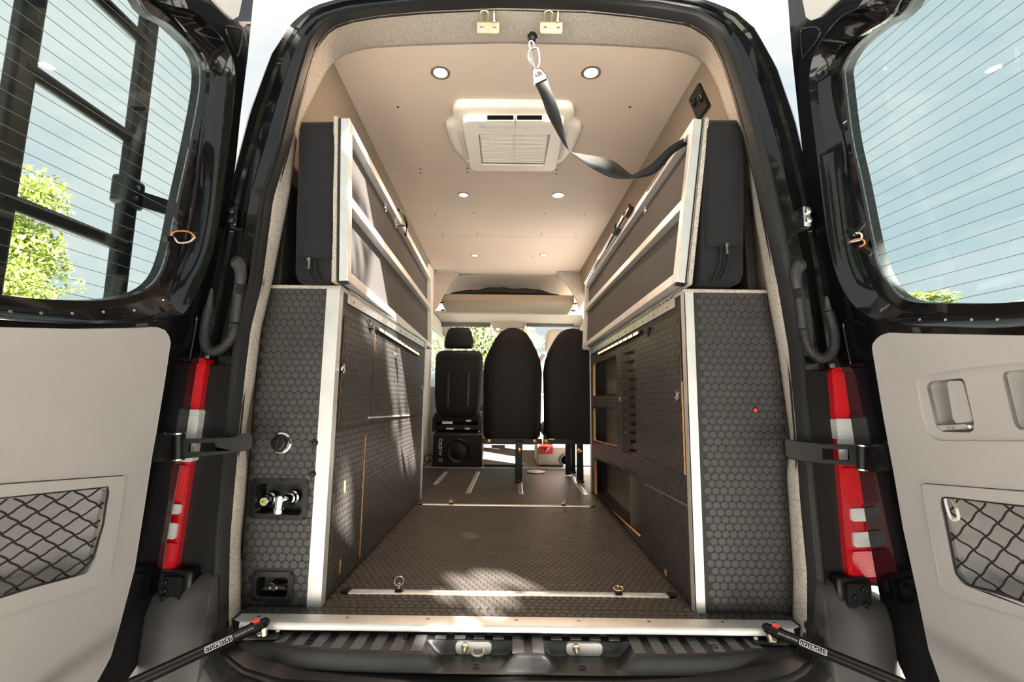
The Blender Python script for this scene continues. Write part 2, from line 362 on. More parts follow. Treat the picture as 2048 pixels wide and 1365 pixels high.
struct(MB().loft([[p+rad(p)*.02+V((0, .03, 0)) for p in a_], a_, [p.lerp(q, .3)+V((0, -.010, 0)) for p, q in zip(a_, c_)], [p.lerp(q, .75)+V((0, -.008, 0)) for p, q in zip(a_, c_)], c_, [p+rad(p)*.004+V((0, .018, 0)) for p in c_], [p+rad(p)*.06+V((0, .045, 0)) for p in c_]], False).build('trim_1', 'fabric', angle=60), 'beige woven fabric edging around the rear opening')
# ---- van body
body = thing('van', (0, .1, -.68), 'glossy black van standing with its rear doors open', 'van')
m = MB(); K = [(0, .008, 0), (.10, -.010, 0), (.30, -.026, 0), (.42, -.018, 0), (.52, -.020, 0), (.66, -.034, 0), (.84, -.028, 0), (.95, -.012, 0), (1.0, .005, 0)]
m.loft([mixl(k, dy) for k, dy, _ in K]); m.build('weather_seal', 'rubber', body, angle=70)
BO = polar(dens([(-.985, -.33, 0), (-.99, -.1, 0), (-.985, .3, 0), (-.955, .7, 0), (-.92, 1.05, 0), (-.895, 1.27, 0), (-.862, 1.486, 0), (-.808, 1.69, 0), (-.745, 1.802, 0), (-.680, 1.857, 0), (-.585, 1.888, 0), (-.42, 1.910, 0), (0, 1.93, 0), (.44, 1.916, 0), (.595, 1.893, 0), (.687, 1.857, 0), (.755, 1.797, 0), (.818, 1.665, 0), (.865, 1.486, 0), (.90, 1.271, 0), (.925, 1.05, 0), (.96, .7, 0), (.987, .3, 0), (.992, -.1, 0), (.985, -.33, 0)]))
TB = list(np.linspace(math.radians(-43), math.radians(223), 150))
s0 = ringpts(SO, TB); s1 = ringpts(BO, TB)
def bl(k, y): return [V((p.x+(q.x-p.x)*k, y, p.z+(q.z-p.z)*k)) for p, q in zip(s0, s1)]
m = MB().loft([bl(-.03, .03), bl(0, .02), bl(.10, .004), bl(.34, -.004), bl(.40, .004), bl(.62, .006), bl(.68, -.002), bl(.86, .0), bl(.95, .012), bl(1.0, .04)], False); m.build('rear_frame', 'paint', body, angle=28)
def rl(y, d, a0=-43, a1=223): return ringpts(BO, list(np.linspace(math.radians(a0), math.radians(a1), 90)), dy=y, dr=d)
MB().loft([rl(.04, 0), rl(.10, .012), rl(.3, .03), rl(1.0, .07), rl(1.86, .10)], False).build('body_side', 'paint', body, angle=60)
MB().loft([rl(1.86, .10, 60), rl(3.2, .14, 60)], False).build('body_side', 'paint', body, angle=60)
MB().loft([rl(3.2, .14, 60, 120), rl(3.6, .10, 60, 120), rl(4.3, -.10, 60, 120)], False).build('body_roof', 'paint', body, angle=60)
# black corner panels beside the seal, tail lights, bumper corners
for s in (-1, 1):
    q = [U(*p, 1, -.012) for p in (((470, 735), (408, 728), (344, 1148), (430, 1140)) if s < 0 else ((1600, 745), (1668, 738), (1752, 1170), (1640, 1155)))]
    MB().plate([q[0], q[1]+V((s*.02, 0, 0)), q[2]+V((s*.02, 0, 0)), q[3]], (), (0, .03, 0)).build('corner_panel', 'satin_black', body, bevel=.008)
def light(s, inner, segs):
    r = None
    def xin(py): return float(np.interp(py, [p[1] for p in inner], [p[0] for p in inner]))
    def qd(y0, y1, i0, w, yy):          # quad between pixel rows, i0 = inset of the inner edge (m), w = width (m)
        A = U(xin(y0), y0, 1, yy); B = U(xin(y1), y1, 1, yy)
        return [A+V((s*i0, 0, 0)), A+V((s*(i0+w), .01, 0)), B+V((s*(i0+w), .01, 0)), B+V((s*i0, 0, 0))]
    y0, y1 = inner[0][1], inner[-1][1]
    host = MB().plate(rnd(qd(y0, y1, 0, .115, -.03), .02), (), (0, .06, 0)).build('tail_light', 'lens_rim', body, bevel=.006)
    for a, b, k, i0, w in segs: MB().plate(rnd(qd(a, b, i0, w, -.036), .008), (), (0, .03, 0)).build('lens_clear' if k == 'lens_clear' else 'lens', k, body, host, bevel=.003)
light(-1, [(414, 716), (402, 815), (388, 915), (372, 1005), (358, 1090), (349, 1150)], [(728, 812, 'lens_red', .009, .09), (820, 925, 'lens_clear', .002, .10), (932, 1003, 'lens_red', .009, .09), (1010, 1030, 'lens_clear', .012, .06), (1048, 1080, 'lens_clear', .014, .06), (1088, 1140, 'lens_red', .009, .09)])
light(1, [(1662, 735), (1670, 835), (1682, 935), (1694, 1015), (1700, 1100), (1697, 1166)], [(745, 830, 'lens_red', .008, .09), (838, 922, 'lens_clear', .002, .10), (936, 1010, 'lens_red', .008, .09), (1018, 1044, 'lens_clear', .012, .06), (1066, 1096, 'lens_clear', .014, .06), (1104, 1156, 'lens_red', .008, .09)])
# bumper: corner pieces with a ledge under each lower hinge, joined under the sill
m = MB()
def prof(x, zt, yf): return [V((x, .10, zt)), V((x, yf+.02, zt)), V((x, yf-.005, zt-.012)), V((x, yf-.02, zt-.05)), V((x, yf-.03, -.30)), V((x, yf+.0, -.42)), V((x, .10, -.42))]
xs = [(-1.0, .06, .02), (-.985, .085, -.03), (-.95, .09, -.055), (-.90, .09, -.06), (-.87, .10, -.05), (-.845, .13, -.03), (-.80, .13, -.04), (-.78, -.055, -.09), (-.70, -.10, -.13), (-.5, -.112, -.15), (0, -.115, -.16)]
xs += [(-x, z, y) for x, z, y in xs[-2::-1]]
m.loft([prof(*q) for q in xs], True, True, True); m.build('bumper', 'bumper_grey', body, angle=50)
# lower and upper hinges on the corners
for s, L in ((-1, ((346, 1176), (465, 432))), (1, ((1712, 1190), (1616, 432)))):
    c = U(*L[0], 1, -.05); h = MB().box((c.x-.045, c.y, c.z-.04), (c.x+.045, c.y+.05, c.z+.04)).build('door_hinge', 'plastic_black', body, bevel=.008)
    MB().plate(rnd([(c.x-.03, c.y-.012, c.z-.03), (c.x+.03, c.y-.012, c.z-.03), (c.x+.03, c.y-.012, c.z+.03), (c.x-.03, c.y-.012, c.z+.03)], .01), (), (0, .014, 0)).build('hinge_plate', 'satin_black', body, h, bevel=.003)
    for dx, dz in ((.012*s, .018), (-.012, -.002), (.014*s, -.02)): MB().lathe((c.x+dx, c.y-.012, c.z+dz), (0, -1, 0), [(0, .007), (.006, .007), (.008, .005), (.006, .0035), (.005, .003)], 12).build('bolt', 'plastic_black', body, h)
    c = U(*L[1], 1, -.03); h = MB().box((c.x-.012, c.y, c.z-.032), (c.x+.012, c.y+.04, c.z+.032)).build('door_hinge', 'steel' if s > 0 else 'paint', body, bevel=.005)
    for dz in (.014, -.014): MB().lathe((c.x, c.y, c.z+dz), (0, -1, 0), [(0, .009), (.007, .009), (.010, .005)], 12).build('bolt', 'steel' if s > 0 else 'plastic_black', body, h)
# ---- sill: tread plate (height field), grip strips, aluminium nosing
TZ = -.03
def yfront(x): return -.100+.075*(abs(x)/.74)**5
def sst(a, b, t): t = min(1, max(0, (t-a)/(b-a))); return t*t*(3-2*t)
SC = ((-.112, .082, .062), (.178, .082, .062))
def tz(x, y):
    z = TZ-.034*sst(yfront(x)+.004, yfront(x)-.012, y)
    for c, w0, w1 in SC:
        k = sst(-.03, -.10, y); wd = w0+.008+(w1-w0)*k; z2 = TZ-.030*sst(-.022, -.032, y)-.004
        t = sst(wd+.045, wd-.005, abs(x-c))
        z = z*(1-t)+min(z, z2)*t
    return z
nx, ny = 297, 48; m = MB(); vv = []
for j in range(ny+1):
    for i in range(nx+1):
        x = -.745+1.49*i/nx; y = .012-.135*j/ny; y2 = max(y, yfront(x)-.018) if y > -.11 else max(y, yfront(x)-.018); vv.append((x, y2, tz(x, y)))
m.add(vv, [(j*(nx+1)+i, (j+1)*(nx+1)+i, (j+1)*(nx+1)+i+1, j*(nx+1)+i+1) for j in range(ny) for i in range(nx)])
tread = m.build('sill_step', 'tread_black', body, angle=80)
for i in range(27):
    x = -.663+i*.0513
    ns = any(abs(x-c) < .098 for c, _, _ in SC); y1 = -.022 if ns else max(yfront(x+.013), yfront(x-.013))+.012
    wd = .0145
    if y1 > -.012: continue
    MB().box((x-wd, y1, TZ-.002), (x+wd, -.003, TZ+.0012)).build('grip_strip', 'tread_grey', body, tread)
for x, y in ((-.62, -.03), (-.535, -.05), (-.29, -.025), (-.14, -.018), (.02, -.02), (.27, -.018), (.39, -.025), (.51, -.05), (-.10, -.088), (.165, -.088)):
    z = tz(x, y); MB().plate(rnd([(x-.008, y-.008, z+.001), (x+.008, y-.008, z+.001), (x+.008, y+.008, z+.001), (x-.008, y+.008, z+.001)], .003), [rnd([(x-.006, y-.006, z+.001), (x+.006, y-.006, z+.001), (x+.006, y+.006, z+.001), (x-.006, y+.006, z+.001)], .002)], (0, 0, .0015)).build('clip', 'plastic_black', body, tread)
for k, (c, _, _) in enumerate(SC):
    pl = MB().plate(rnd([(c-.048, -.034, TZ-.003), (c+.048, -.034, TZ-.003), (c+.046, -.034, TZ-.033), (c-.046, -.034, TZ-.033)], .012), (), (0, .01, 0)).build('latch_plate', 'aluminium_satin', body, bevel=.002)
    x = c-.022
    MB().lathe((x, -.034, TZ-.013), (0, -1, -.15), [(0, .010), (.005, .010), (.006, .006), (.022, .005), (.026, .002)], 14).build('latch_pin', 'zinc', body, pl)
    if k == 0: MB().tube(smooth([(c-.002, -.034, TZ-.018), (c-.002, -.05, TZ-.024), (c+.012, -.056, TZ-.026), (c+.027, -.05, TZ-.024), (c+.027, -.034, TZ-.018)], 5), .0035, 8).build('latch_loop', 'zinc', body, pl)
nose = thing('sill_trim', (0, 0, 0), 'long bright aluminium nosing strip along the floor edge', 'trim')
m = MB(); P = [(.024, .001), (.024, .0045), (-.012, .0045), (-.019, .002), (-.022, -.004), (-.022, -.015), (-.019, -.015), (-.019, -.002)]
m.loft([[V((x+(k if j in (3, 4, 5, 6, 7) else 0), y, z)) for j, (y, z) in enumerate(P)] for x, k in ((-.757, .02), (-.735, 0), (.735, 0), (.757, -.02))], True, True, True)
m.build('nosing', 'aluminium_satin', nose, angle=35)
for x in (-.70, -.46, -.24, .0, .17, .36, .56, .70): MB().lathe((x, .006, .0045), (0, 0, 1), [(0, .005), (.0012, .0045), (.0008, .002)], 10).build('screw', 'steel', nose)
# ================================================================== REAR DOORS
class Door:
    def __init__(d, s, B, T, ang):
        d.s = s; d.O = V(B); a = math.radians(ang); d.u = V((s*math.sin(a), -math.cos(a), 0)); w0 = (V(T)-V(B)).normalized()
        d.n = w0.cross(d.u).normalized()
        if d.n.x*s > 0: d.n = -d.n
        d.w = d.n.cross(d.u).normalized()
        if d.w.z < 0: d.w = -d.w
    def P(d, px, py, off=0): return UP(px, py, d.O+d.n*off, d.n)
    def PL(d, pts, off=0): return [d.P(p[0], p[1], off) for p in pts]
    def L(d, u, w, off=0): return d.O+d.u*u+d.w*w+d.n*off
    def loc(d, p): q = p-d.O; return q.dot(d.u), q.dot(d.w)
DL = Door(-1, (-.95, -.04, 0), (-.842, -.04, 1.83), 4); DR = Door(1, (.967, -.04, 0), (.828, -.04, 1.846), 4)
def winloop(d, px, off, um, top):
    p = d.PL(px, off); u0, w0 = d.loc(p[0]); u1, w1 = d.loc(p[-1])
    ext = [d.L(um-.06, w1+.0, off), d.L(um-.012, w1+.03, off), d.L(um, w1+.09, off), d.L(um, top-.10, off), d.L(um-.015, top-.03, off), d.L(um-.07, top, off), d.L(max(u0+.08, .25), top, off)]
    return resamp(smooth(p+ext, 4, True), 160)
def make_door(d, name, label, edge, trim, curve, chan, gl, upper, cut=()):
    root = thing(name, d.L(.4, -.1, -.05), label, 'door'); del root['category']; struct(root)
    e = d.PL(edge, 0); u1, w1 = d.loc(e[-1]); u0, w0 = d.loc(e[0])
    loop = e+[d.L(u1+.06, w1-.035), d.L(u1+.16, w1-.05), d.L(.72, w1-.05), d.L(.77, w1), d.L(.775, 1.75), d.L(.74, 1.88), d.L(.66, 1.93), d.L(u0+.10, 1.93), d.L(u0+.03, 1.90)]
    lc = winloop(d, curve, 0, .735, 1.80); lh = winloop(d, chan, -.034, .715, 1.775); lg = winloop(d, gl, -.05, .69, 1.75)
    MB().plate(loop, [lc]+[d.PL(h, 0) for h in cut], d.n*-.012).build('door_shell', 'paint', root, bevel=.004, angle=30)
    out = [p+d.n*-.085 for p in loop]; MB().loft([loop, [p+d.n*-.06 for p in loop], [p+d.n*-.085+(d.L(.4, .9)-p).normalized()*.012 for p in loop]]).build('door_edge', 'paint', root, angle=50)
    lo = winloop(d, gl, -.085, .69, 1.75); MB().plate([p+d.n*-.085+(d.L(.4, .9)-p).normalized()*.012 for p in loop], [lo], d.n*.004).build('door_skin', 'paint', root)
    mid = [a.lerp(b, .35)+d.n*-.008+ (a-b).normalized()*.004 for a, b in zip(lc, lh)]
    ch2 = [a+(a-b).normalized()*.0+d.n*-.012 for a, b in zip(lh, lg)]
    MB().loft([lc, [a+d.n*.004+(b-a)*.06 for a, b in zip(lc, lh)], mid, lh, ch2, lg]).build('window_frame', 'paint', root, angle=35)
    MB().loft([lg, [a+d.n*-.036 for a in lg]]).build('glass_seal', 'rubber', root)
    g = MB().plate([p+d.n*-.008 for p in lg], (), d.n*-.004).build('window_glass', 'tinted_glass', root)
    # heater wires across the pane
    pl2 = [d.loc(p) for p in lg]; wmin = min(p[1] for p in pl2); wmax = max(p[1] for p in pl2); k = wmin+.035
    while k < wmax-.02:
        us = [pl2[i][0]+(pl2[(i+1) % 160][0]-pl2[i][0])*(k-pl2[i][1])/(pl2[(i+1) % 160][1]-pl2[i][1]) for i in range(160) if (pl2[i][1] > k) != (pl2[(i+1) % 160][1] > k)]
        if len(us) > 1: MB().tube([d.L(min(us), k, -.0575), d.L(max(us), k, -.0575)], .0007, 4).build('heater_wire', 'heater', root, g)
        k += .0315
    if upper: MB().plate(d.PL(upper, .001), (), d.n*.008).build('upper_trim', 'trim_white', root, bevel=.004)
    return root
GP = 'open rear doors'
doorL = make_door(DL, 'door_1', 'black rear van door with a black ladder mounted outside its glass', 
    [(506, 0), (495, 114), (481, 227), (472, 318), (463, 390), (450, 463), (422, 581), (413, 631), (400, 708), (385, 800), (374, 857), (361, 927), (347, 1002), (324, 1138), (308, 1251), (300, 1278), (283, 1319), (255, 1360)], None,
    [(370, 0), (391, 23), (445, 77), (468, 127), (470, 182), (454, 327), (436, 454), (416, 536), (374, 622), (352, 633), (308, 644), (198, 650), (0, 642)],
    [(300, -20), (340, 25), (386, 77), (416, 127), (418, 182), (395, 336), (379, 422), (354, 536), (327, 577), (272, 606), (182, 618), (0, 611)],
    [(282, 0), (341, 50), (391, 100), (406, 141), (402, 200), (381, 309), (359, 409), (341, 500), (318, 559), (272, 590), (182, 602), (0, 590)],
    [(405, -40), (422, 0), (447, 27), (461, 39), (472, 32), (479, 0), (484, -40)], [[(-380, 995), (0, 968), (245, 951), (214, 1155), (203, 1166), (0, 1232), (-380, 1350)]])
doorR = make_door(DR, 'door_2', 'black rear van door with a grey pull-handle bezel on its panel',
    [(1576, 0), (1583, 97), (1598, 242), (1612, 367), (1627, 450), (1652, 547), (1656, 586), (1674, 708), (1680, 729), (1697, 841), (1719, 964), (1733, 1048), (1753, 1160), (1772, 1261), (1783, 1293), (1803, 1341), (1814, 1365)], None,
    [(1725, 0), (1685, 29), (1637, 87), (1620, 140), (1620, 193), (1637, 338), (1656, 483), (1680, 570), (1719, 623), (1782, 650), (1880, 656), (2047, 655)],
    [(1801, 0), (1733, 63), (1685, 92), (1666, 126), (1663, 184), (1685, 290), (1704, 425), (1728, 532), (1753, 585), (1806, 623), (1890, 631), (2047, 628)],
    [(1823, 0), (1757, 53), (1709, 94), (1685, 135), (1685, 160), (1699, 275), (1719, 367), (1740, 474), (1757, 536), (1782, 580), (1815, 602), (1878, 607), (2047, 603)],
    [(1604, -40), (1610, 0), (1617, 34), (1627, 41), (1644, 34), (1680, 0), (1720, -40)],
    [[(2420, 1012), (2048, 982), (1850, 967), (1886, 1172), (1899, 1189), (2048, 1236), (2420, 1350)], [(1836, 762), (1932, 740), (2120, 726), (2220, 740), (2210, 870), (1882, 880), (1856, 862)]])
def panel(d, root, px, pocket_o, pocket_i, extra=()):
    p = d.PL(px, .016); u1, w1 = d.loc(p[-1]); u0, w0 = d.loc(p[0])
    loop = p+[d.L(u1+.05, w1-.04, .016), d.L(.70, w1-.05, .016), d.L(.735, w1, .016), d.L(.735, w0-.03, .016), d.L(.71, w0+.0, .016)]
    po = d.PL(pocket_o, .016); pi = d.PL(pocket_i, .016)
    MB().plate(loop, [po]+[rnd(d.PL(h, .016), .012, 3) for h in extra], d.n*-.014).build('trim_panel', 'trim_grey', root, bevel=.004, seg=3)
    fr = MB().plate([q+d.n*.005-(q-sum(po, V((0, 0, 0)))/len(po))*.012 for q in po], [[q+d.n*.005 for q in rnd(pi, .02)]], d.n*-.018).build('pocket_frame', 'trim_grey', root, bevel=.005, seg=3)
    li = rnd(pi, .02); cen = sum(li, V((0, 0, 0)))/len(li)
    MB().loft([[q+d.n*.0 for q in li], [q+d.n*-.02 for q in li], [q.lerp(cen, .10)+d.n*-.065 for q in li]], True, False, True).build('map_pocket', 'trim_grey', root, angle=50)
panel(DL, doorL, [(0, 655), (154, 659), (264, 657), (314, 655), (330, 661), (338, 673), (341, 686), (327, 778), (312, 868), (304, 912), (289, 1012), (269, 1138), (238, 1257), (221, 1315), (197, 1360)],
      [(-380, 995), (0, 968), (245, 951), (250, 957), (218, 1152), (211, 1163), (203, 1170), (0, 1232), (-380, 1350)], [(-350, 1037), (0, 999), (218, 973), (186, 1125), (172, 1147), (0, 1193), (-350, 1290)])
HB = [(1831, 762), (1847, 750), (1932, 737), (2011, 727), (2120, 722), (2225, 735), (2240, 770), (2215, 870), (2170, 884), (1882, 883), (1866, 878), (1852, 863), (1842, 828)]
panel(DR, doorR, [(2048, 672), (1941, 670), (1824, 668), (1777, 666), (1762, 671), (1753, 678), (1746, 687), (1744, 697), (1753, 752), (1767, 837), (1787, 945), (1806, 1057), (1835, 1191), (1857, 1300), (1880, 1365)],
      [(2420, 1012), (2048, 982), (1850, 967), (1845, 971), (1883, 1169), (1889, 1182), (1899, 1191), (2048, 1236), (2420, 1350)], [(2390, 1050), (2048, 1011), (1880, 994), (1913, 1150), (1930, 1170), (2048, 1204), (2390, 1300)], [HB])
# pull handle of the grey bezel
HR = [(1853, 772), (1861, 763), (1922, 757), (1929, 762), (1948, 846), (1949, 858), (1941, 866), (1882, 864), (1871, 851)]
HD = [(2004, 752), (2011, 743), (2060, 738), (2110, 738), (2125, 760), (2110, 850), (2095, 862), (2037, 860), (2028, 849)]
bz = MB().plate(rnd(DR.PL(HB, .010), .012, 3), [rnd(DR.PL(HR, .010), .008, 3), rnd(DR.PL(HD, .010), .012, 3)], DR.n*-.01).build('handle_bezel', 'trim_grey', doorR, bevel=.003)
for hh in (HR, HD):
    li = rnd(DR.PL(hh, .010), .008 if hh is HR else .012, 3); ce = sum(li, V((0, 0, 0)))/len(li)
    MB().loft([li, [q+DR.n*-.012 for q in li], [q.lerp(ce, .12)+DR.n*-.045 for q in li]], True, False, True).build('handle_recess', 'trim_grey', doorR, bz, angle=50)
MB().plate(DR.PL([(1894, 767), (1899, 763), (1922, 762), (1927, 767), (1946, 839), (1941, 845), (1913, 846), (1906, 839)], .006), (), DR.n*-.012).build('pull_lever', 'trim_grey', doorR, bz, bevel=.003)
MB().plate(DR.PL([(1875, 853), (1932, 850), (1932, 858), (1882, 861)], .008), (), DR.n*-.012).build('lock_slide', 'trim_grey', doorR, bz, bevel=.0015)
for k in range(4): MB().bar(DR.P(1894+k*5, 853, .0085), DR.P(1895+k*5, 858.5, .0085), .0012, DR.n).build('slide_rib', 'cab_grey', doorR, bz)
c = DR.P(1939, 854, .006); MB().lathe(c, DR.n, [(-.01, .004), (.001, .004), (.002, .0025)], 10).build('lock_dot', 'white_plastic', doorR, bz)
# pressed lines in the door shells
for d, root, ll in ((DL, doorL, ([(391, 633), (393, 642), (380, 714), (376, 719), (370, 720), (343, 715)], [(452, 52), (477, 57), (483, 68), (477, 107), (470, 108), (452, 62), (452, 52)])),
                    (DR, doorR, ([(1727, 650), (1700, 640), (1690, 645), (1687, 656), (1700, 724), (1703, 730), (1730, 728)], [(1603, 58), (1637, 56), (1637, 77), (1613, 110), (1605, 113), (1601, 70), (1603, 58)]))):
    for l in ll: MB().tube(smooth(d.PL(l, .0), 4), .0028, 8).build('pressed_line', 'paint', root)
for d, root, lst in ((DL, doorL, [(20+62*i, 624+3.5*math.sin(i)) for i in range(5)]), (DR, doorR, [(1840+52*i, 640) for i in range(4)])):
    for px, py in lst: MB().lathe(d.P(px, py, -.012), d.n, [(0, .0035), (.0015, .003)], 8).build('clip', 'steel', root)
# heater plug leads with their rubber grommets
def plug(d, root, g, w1, w2, b1, b2):
    gm = MB().lathe(d.P(*g, .0), d.n, [(0, .013), (.004, .013), (.007, .009), (.006, .004)], 18).build('grommet', 'rubber', root)
    for wv_, mt in ((w1, 'wire_white'), (w2, 'wire_orange')): MB().tube(smooth(d.PL(wv_, .008), 6), .0022, 8).build('plug_wire', mt, root, gm)
    for bb in (b1, b2):
        A = d.P(*bb[0], .006); B = d.P(*bb[1], .004); C = d.P(*bb[2], .0)
        MB().bar(A, B, .012, d.n, .014).build('plug', 'plastic_black', root, gm, bevel=.001)
        MB().bar(B, C, .006, d.n, .012).build('plug_tab', 'satin_black', root, gm)
plug(DL, doorL, (390, 474), [(390, 475), (378, 484), (358, 486), (350, 478), (346, 474)], [(390, 475), (380, 465), (360, 462), (345, 466), (344, 474)], ((350, 455), (362, 454), (352, 435)), ((330, 478), (344, 477), (340, 500)))
plug(DR, doorR, (1694, 484), [(1700, 484), (1715, 482), (1723, 477), (1722, 468), (1712, 466)], [(1700, 484), (1712, 479), (1726, 480), (1729, 488), (1720, 494)], ((1696, 461), (1710, 468), (1728, 445)), ((1707, 503), (1722, 494), (1742, 509)))
# ---- elastic nets over the door pockets
def net(d, root_name, label, poly, o, a, b, loc):
    t = thing(root_name, d.P(*loc, 0), label, 'net', 'elastic nets on the door pockets')
    P2 = [(p[0], p[1]) for p in poly]; m = MB()
    for fam, (va, vb) in enumerate(((a, b), (b, a))):
        for i in range(-40, 41):
            run = []
            for k in range(-320, 321):
                s_ = k/8; q = (o[0]+va[0]*s_+vb[0]*i, o[1]+va[1]*s_+vb[1]*i)
                wob = math.sin(math.pi*2*s_+fam*math.pi)*.035; q = (q[0]+vb[0]*wob, q[1]+vb[1]*wob)
                if inpoly(q[0], q[1], P2): run.append(d.P(q[0], q[1], .010+.0012*(fam*2-1)))
                else:
                    if len(run) > 2: m.tube(run, .0019, 5)
                    run = []
            if len(run) > 2: m.tube(run, .0019, 5)
    stuff(m.build('net_cords', 'net_cord', t))
    pp = d.PL(poly, .0195); MB().tube(resamp(pp, 80), .0022, 6, True).build('border_cord', 'net_cord', t)
    return t
net(DL, 'cargo_net', 'black elastic net over the pocket of the door with the ladder', [(-340, 1035), (0, 997), (217, 974), (206, 1050), (184, 1122), (150, 1152), (95, 1166), (0, 1196), (-340, 1290)], (49.4, 1009), (25, 15.6), (-36, 22), (100, 1195))
net(DR, 'cargo_net', 'black elastic net over the pocket of the door with the handle bezel', [(2380, 1050), (2048, 1013), (1884, 994), (1900, 1080), (1914, 1152), (1938, 1172), (2000, 1186), (2048, 1206), (2380, 1300)], (1959, 1021), (36.5, 25.5), (-24, 27), (2000, 1200))
cb = thing('carabiner', DR.P(1902, 1040, .015), 'small white carabiner clipped on a door pocket net', 'carabiner')
MB().tube(smooth(DR.PL([(1890, 998), (1895, 993), (1902, 997), (1912, 1015), (1917, 1035), (1911, 1040), (1903, 1038), (1896, 1022)], .016), 5, True), .0032, 8, True).build('hook_body', 'trim_white', cb)
MB().tube(DR.PL([(1903, 999), (1913, 1018)], .019), .0026, 8).build('gate', 'zinc', cb)
# ---- ladder on the left door
lad = thing('door_ladder', (-1.12, -.25, .1), 'black aluminium ladder mounted outside the rear door glass', 'ladder')
for y in (-.105, -.405): MB().box((-1.115, y-.024, .05), (-1.085, y+.024, 1.92)).build('rail', 'satin_black', lad, bevel=.008, seg=3)
for z in (.40, .705, 1.008, 1.313, 1.618): MB().cyl((-1.10, -.405, z), (-1.10, -.105, z), .018, n=18).build('rung', 'satin_black', lad)
for y, z in ((-.105, 1.16), (-.105, .25), (-.405, .25)):
    br = MB().box((-1.122, y-.036, z-.042), (-1.078, y+.036, z+.042)).build('clamp', 'satin_black', lad, bevel=.01)
    if z > 1 and y > -.2: MB().bar((-1.09, y+.03, z-.005), (-1.0, y+.10, z-.02), .045, (0, 0, 1), .012).build('bracket_arm', 'satin_black', lad, br)
    for dz in (.016, -.016): MB().lathe((-1.078, y, z+dz), (1, 0, 0), [(0, .007), (.005, .007), (.006, .004)], 10).build('bolt', 'steel', lad, br)
# ---- door check arms
def check(d, outline, hole, p0, p1, plate, pin, label, bolts):
    A = U(*p0, 1, -.047); B = U(*p1, 1, -.075); n = (B-A).cross(V((0, 0, 1))).normalized()
    if n.y > 0: n = -n
    t = thing('door_check_arm', B+V((0, 0, -.03)), label, 'door stop', 'door check arms')
    f = lambda pts: [UP(x, y, A, n) for x, y in pts]
    MB().plate(f(outline), [f(hole)], n*-.012).build('arm', 'satin_black', t, bevel=.002)
    q = d.PL(plate, .006); MB().plate(rnd(q, .006), (), d.n*-.006).build('bracket', 'satin_black', t, bevel=.001)
    for px, py in bolts: MB().lathe(d.P(px, py, .006), d.n, [(0, .006), (.003, .0055), (.002, .002)], 10).build('bolt', 'plastic_black', t)
    a = UP(*pin[0], A, n); b = UP(*pin[1], A, n); MB().cyl(a, b, .011, n=16).build('pivot_pin', 'satin_black', t, bevel=.001)
    for q in (a, b): MB().lathe(q, (b-a), [(-.002, .015), (.002, .015)], 16).build('pivot_washer', 'steel', t)
check(DL, [(364, 879), (470, 875), (488, 867), (499, 866), (505, 871), (505, 896), (498, 901), (440, 910), (364, 918)], [(377, 888), (430, 886), (430, 903), (376, 905)], (500, 885), (360, 897), [(312, 867), (356, 868), (350, 922), (305, 926)], ((357, 868), (357, 920)), 'black steel check arm reaching from the dial-side door jamb', ((319, 882), (310, 896), (334, 894), (314, 910)))
check(DR, [(1569, 884), (1573, 879), (1585, 882), (1641, 888), (1712, 891), (1712, 931), (1641, 926), (1585, 920), (1571, 912)], [(1646, 898), (1700, 900), (1700, 921), (1646, 919)], (1570, 895), (1715, 910), [(1722, 888), (1771, 889), (1780, 942), (1728, 946)], ((1723, 892), (1723, 940)), 'black steel check arm reaching from the red-button-side door jamb', ((1767, 901), (1750, 913), (1771, 931)))
# ---- corrugated wiring conduits
def conduit(label, elbow, pipe, u, tail):
    y = -.045; t = thing('wiring_conduit', U(*u[len(u)//2], 1, y), label, 'hose', 'wiring conduits beside the doors')
    pe = smooth(UL(elbow, 1, y), 6); pe[0] = pe[0]+V((0, .03, 0)); MB().tube(pe, .015, 14, rf=lambda k: .0195-.006*k).build('elbow', 'hose', t)
    pp = UL(pipe, 1, y); MB().cyl(pp[0], pp[1], .0125, .0135, 18).build('sleeve', 'hose', t)
    for k in range(4): q = U(elbow[-1][0], elbow[-1][1], 1, y).lerp(pp[0], (k+.5)/4); MB().lathe(q, pp[1]-pp[0], [(-.003, .011), (0, .0142), (.003, .011)], 18).build('collar_ring', 'hose', t)
    pu = smooth(UL(u, 1, y), 30); n = len(pu); L = sum((pu[i+1]-pu[i]).length for i in range(n-1)); nr = int(L/.0062)
    pr = resamp(pu, nr*4+1, False); MB().tube(pr, .01, 14, rf=lambda k: .0112+(.0026 if int(round(k*nr*4)) % 4 in (1, 2) else 0)).build('corrugated_hose', 'hose', t, angle=20)
    tt = UL(tail, 1, y); MB().cyl(tt[0], tt[1], .011, .004, 14).build('tail_sleeve', 'hose', t)
conduit('corrugated black conduit hanging beside the ladder-side door jamb', [(474, 524), (480, 534), (482, 552), (480, 570)], [(477, 590), (470, 645)], [(469, 648), (464, 672), (450, 692), (430, 703), (414, 696), (409, 676), (412, 645), (419, 614)], [(419, 614), (424, 578)])
conduit('corrugated black conduit hanging beside the handle-side door jamb', [(1600, 530), (1592, 540), (1591, 558), (1595, 578)], [(1598, 598), (1606, 658)], [(1607, 660), (1612, 682), (1622, 704), (1640, 717), (1658, 712), (1668, 692), (1667, 660), (1657, 624)], [(1656, 622), (1652, 594)])
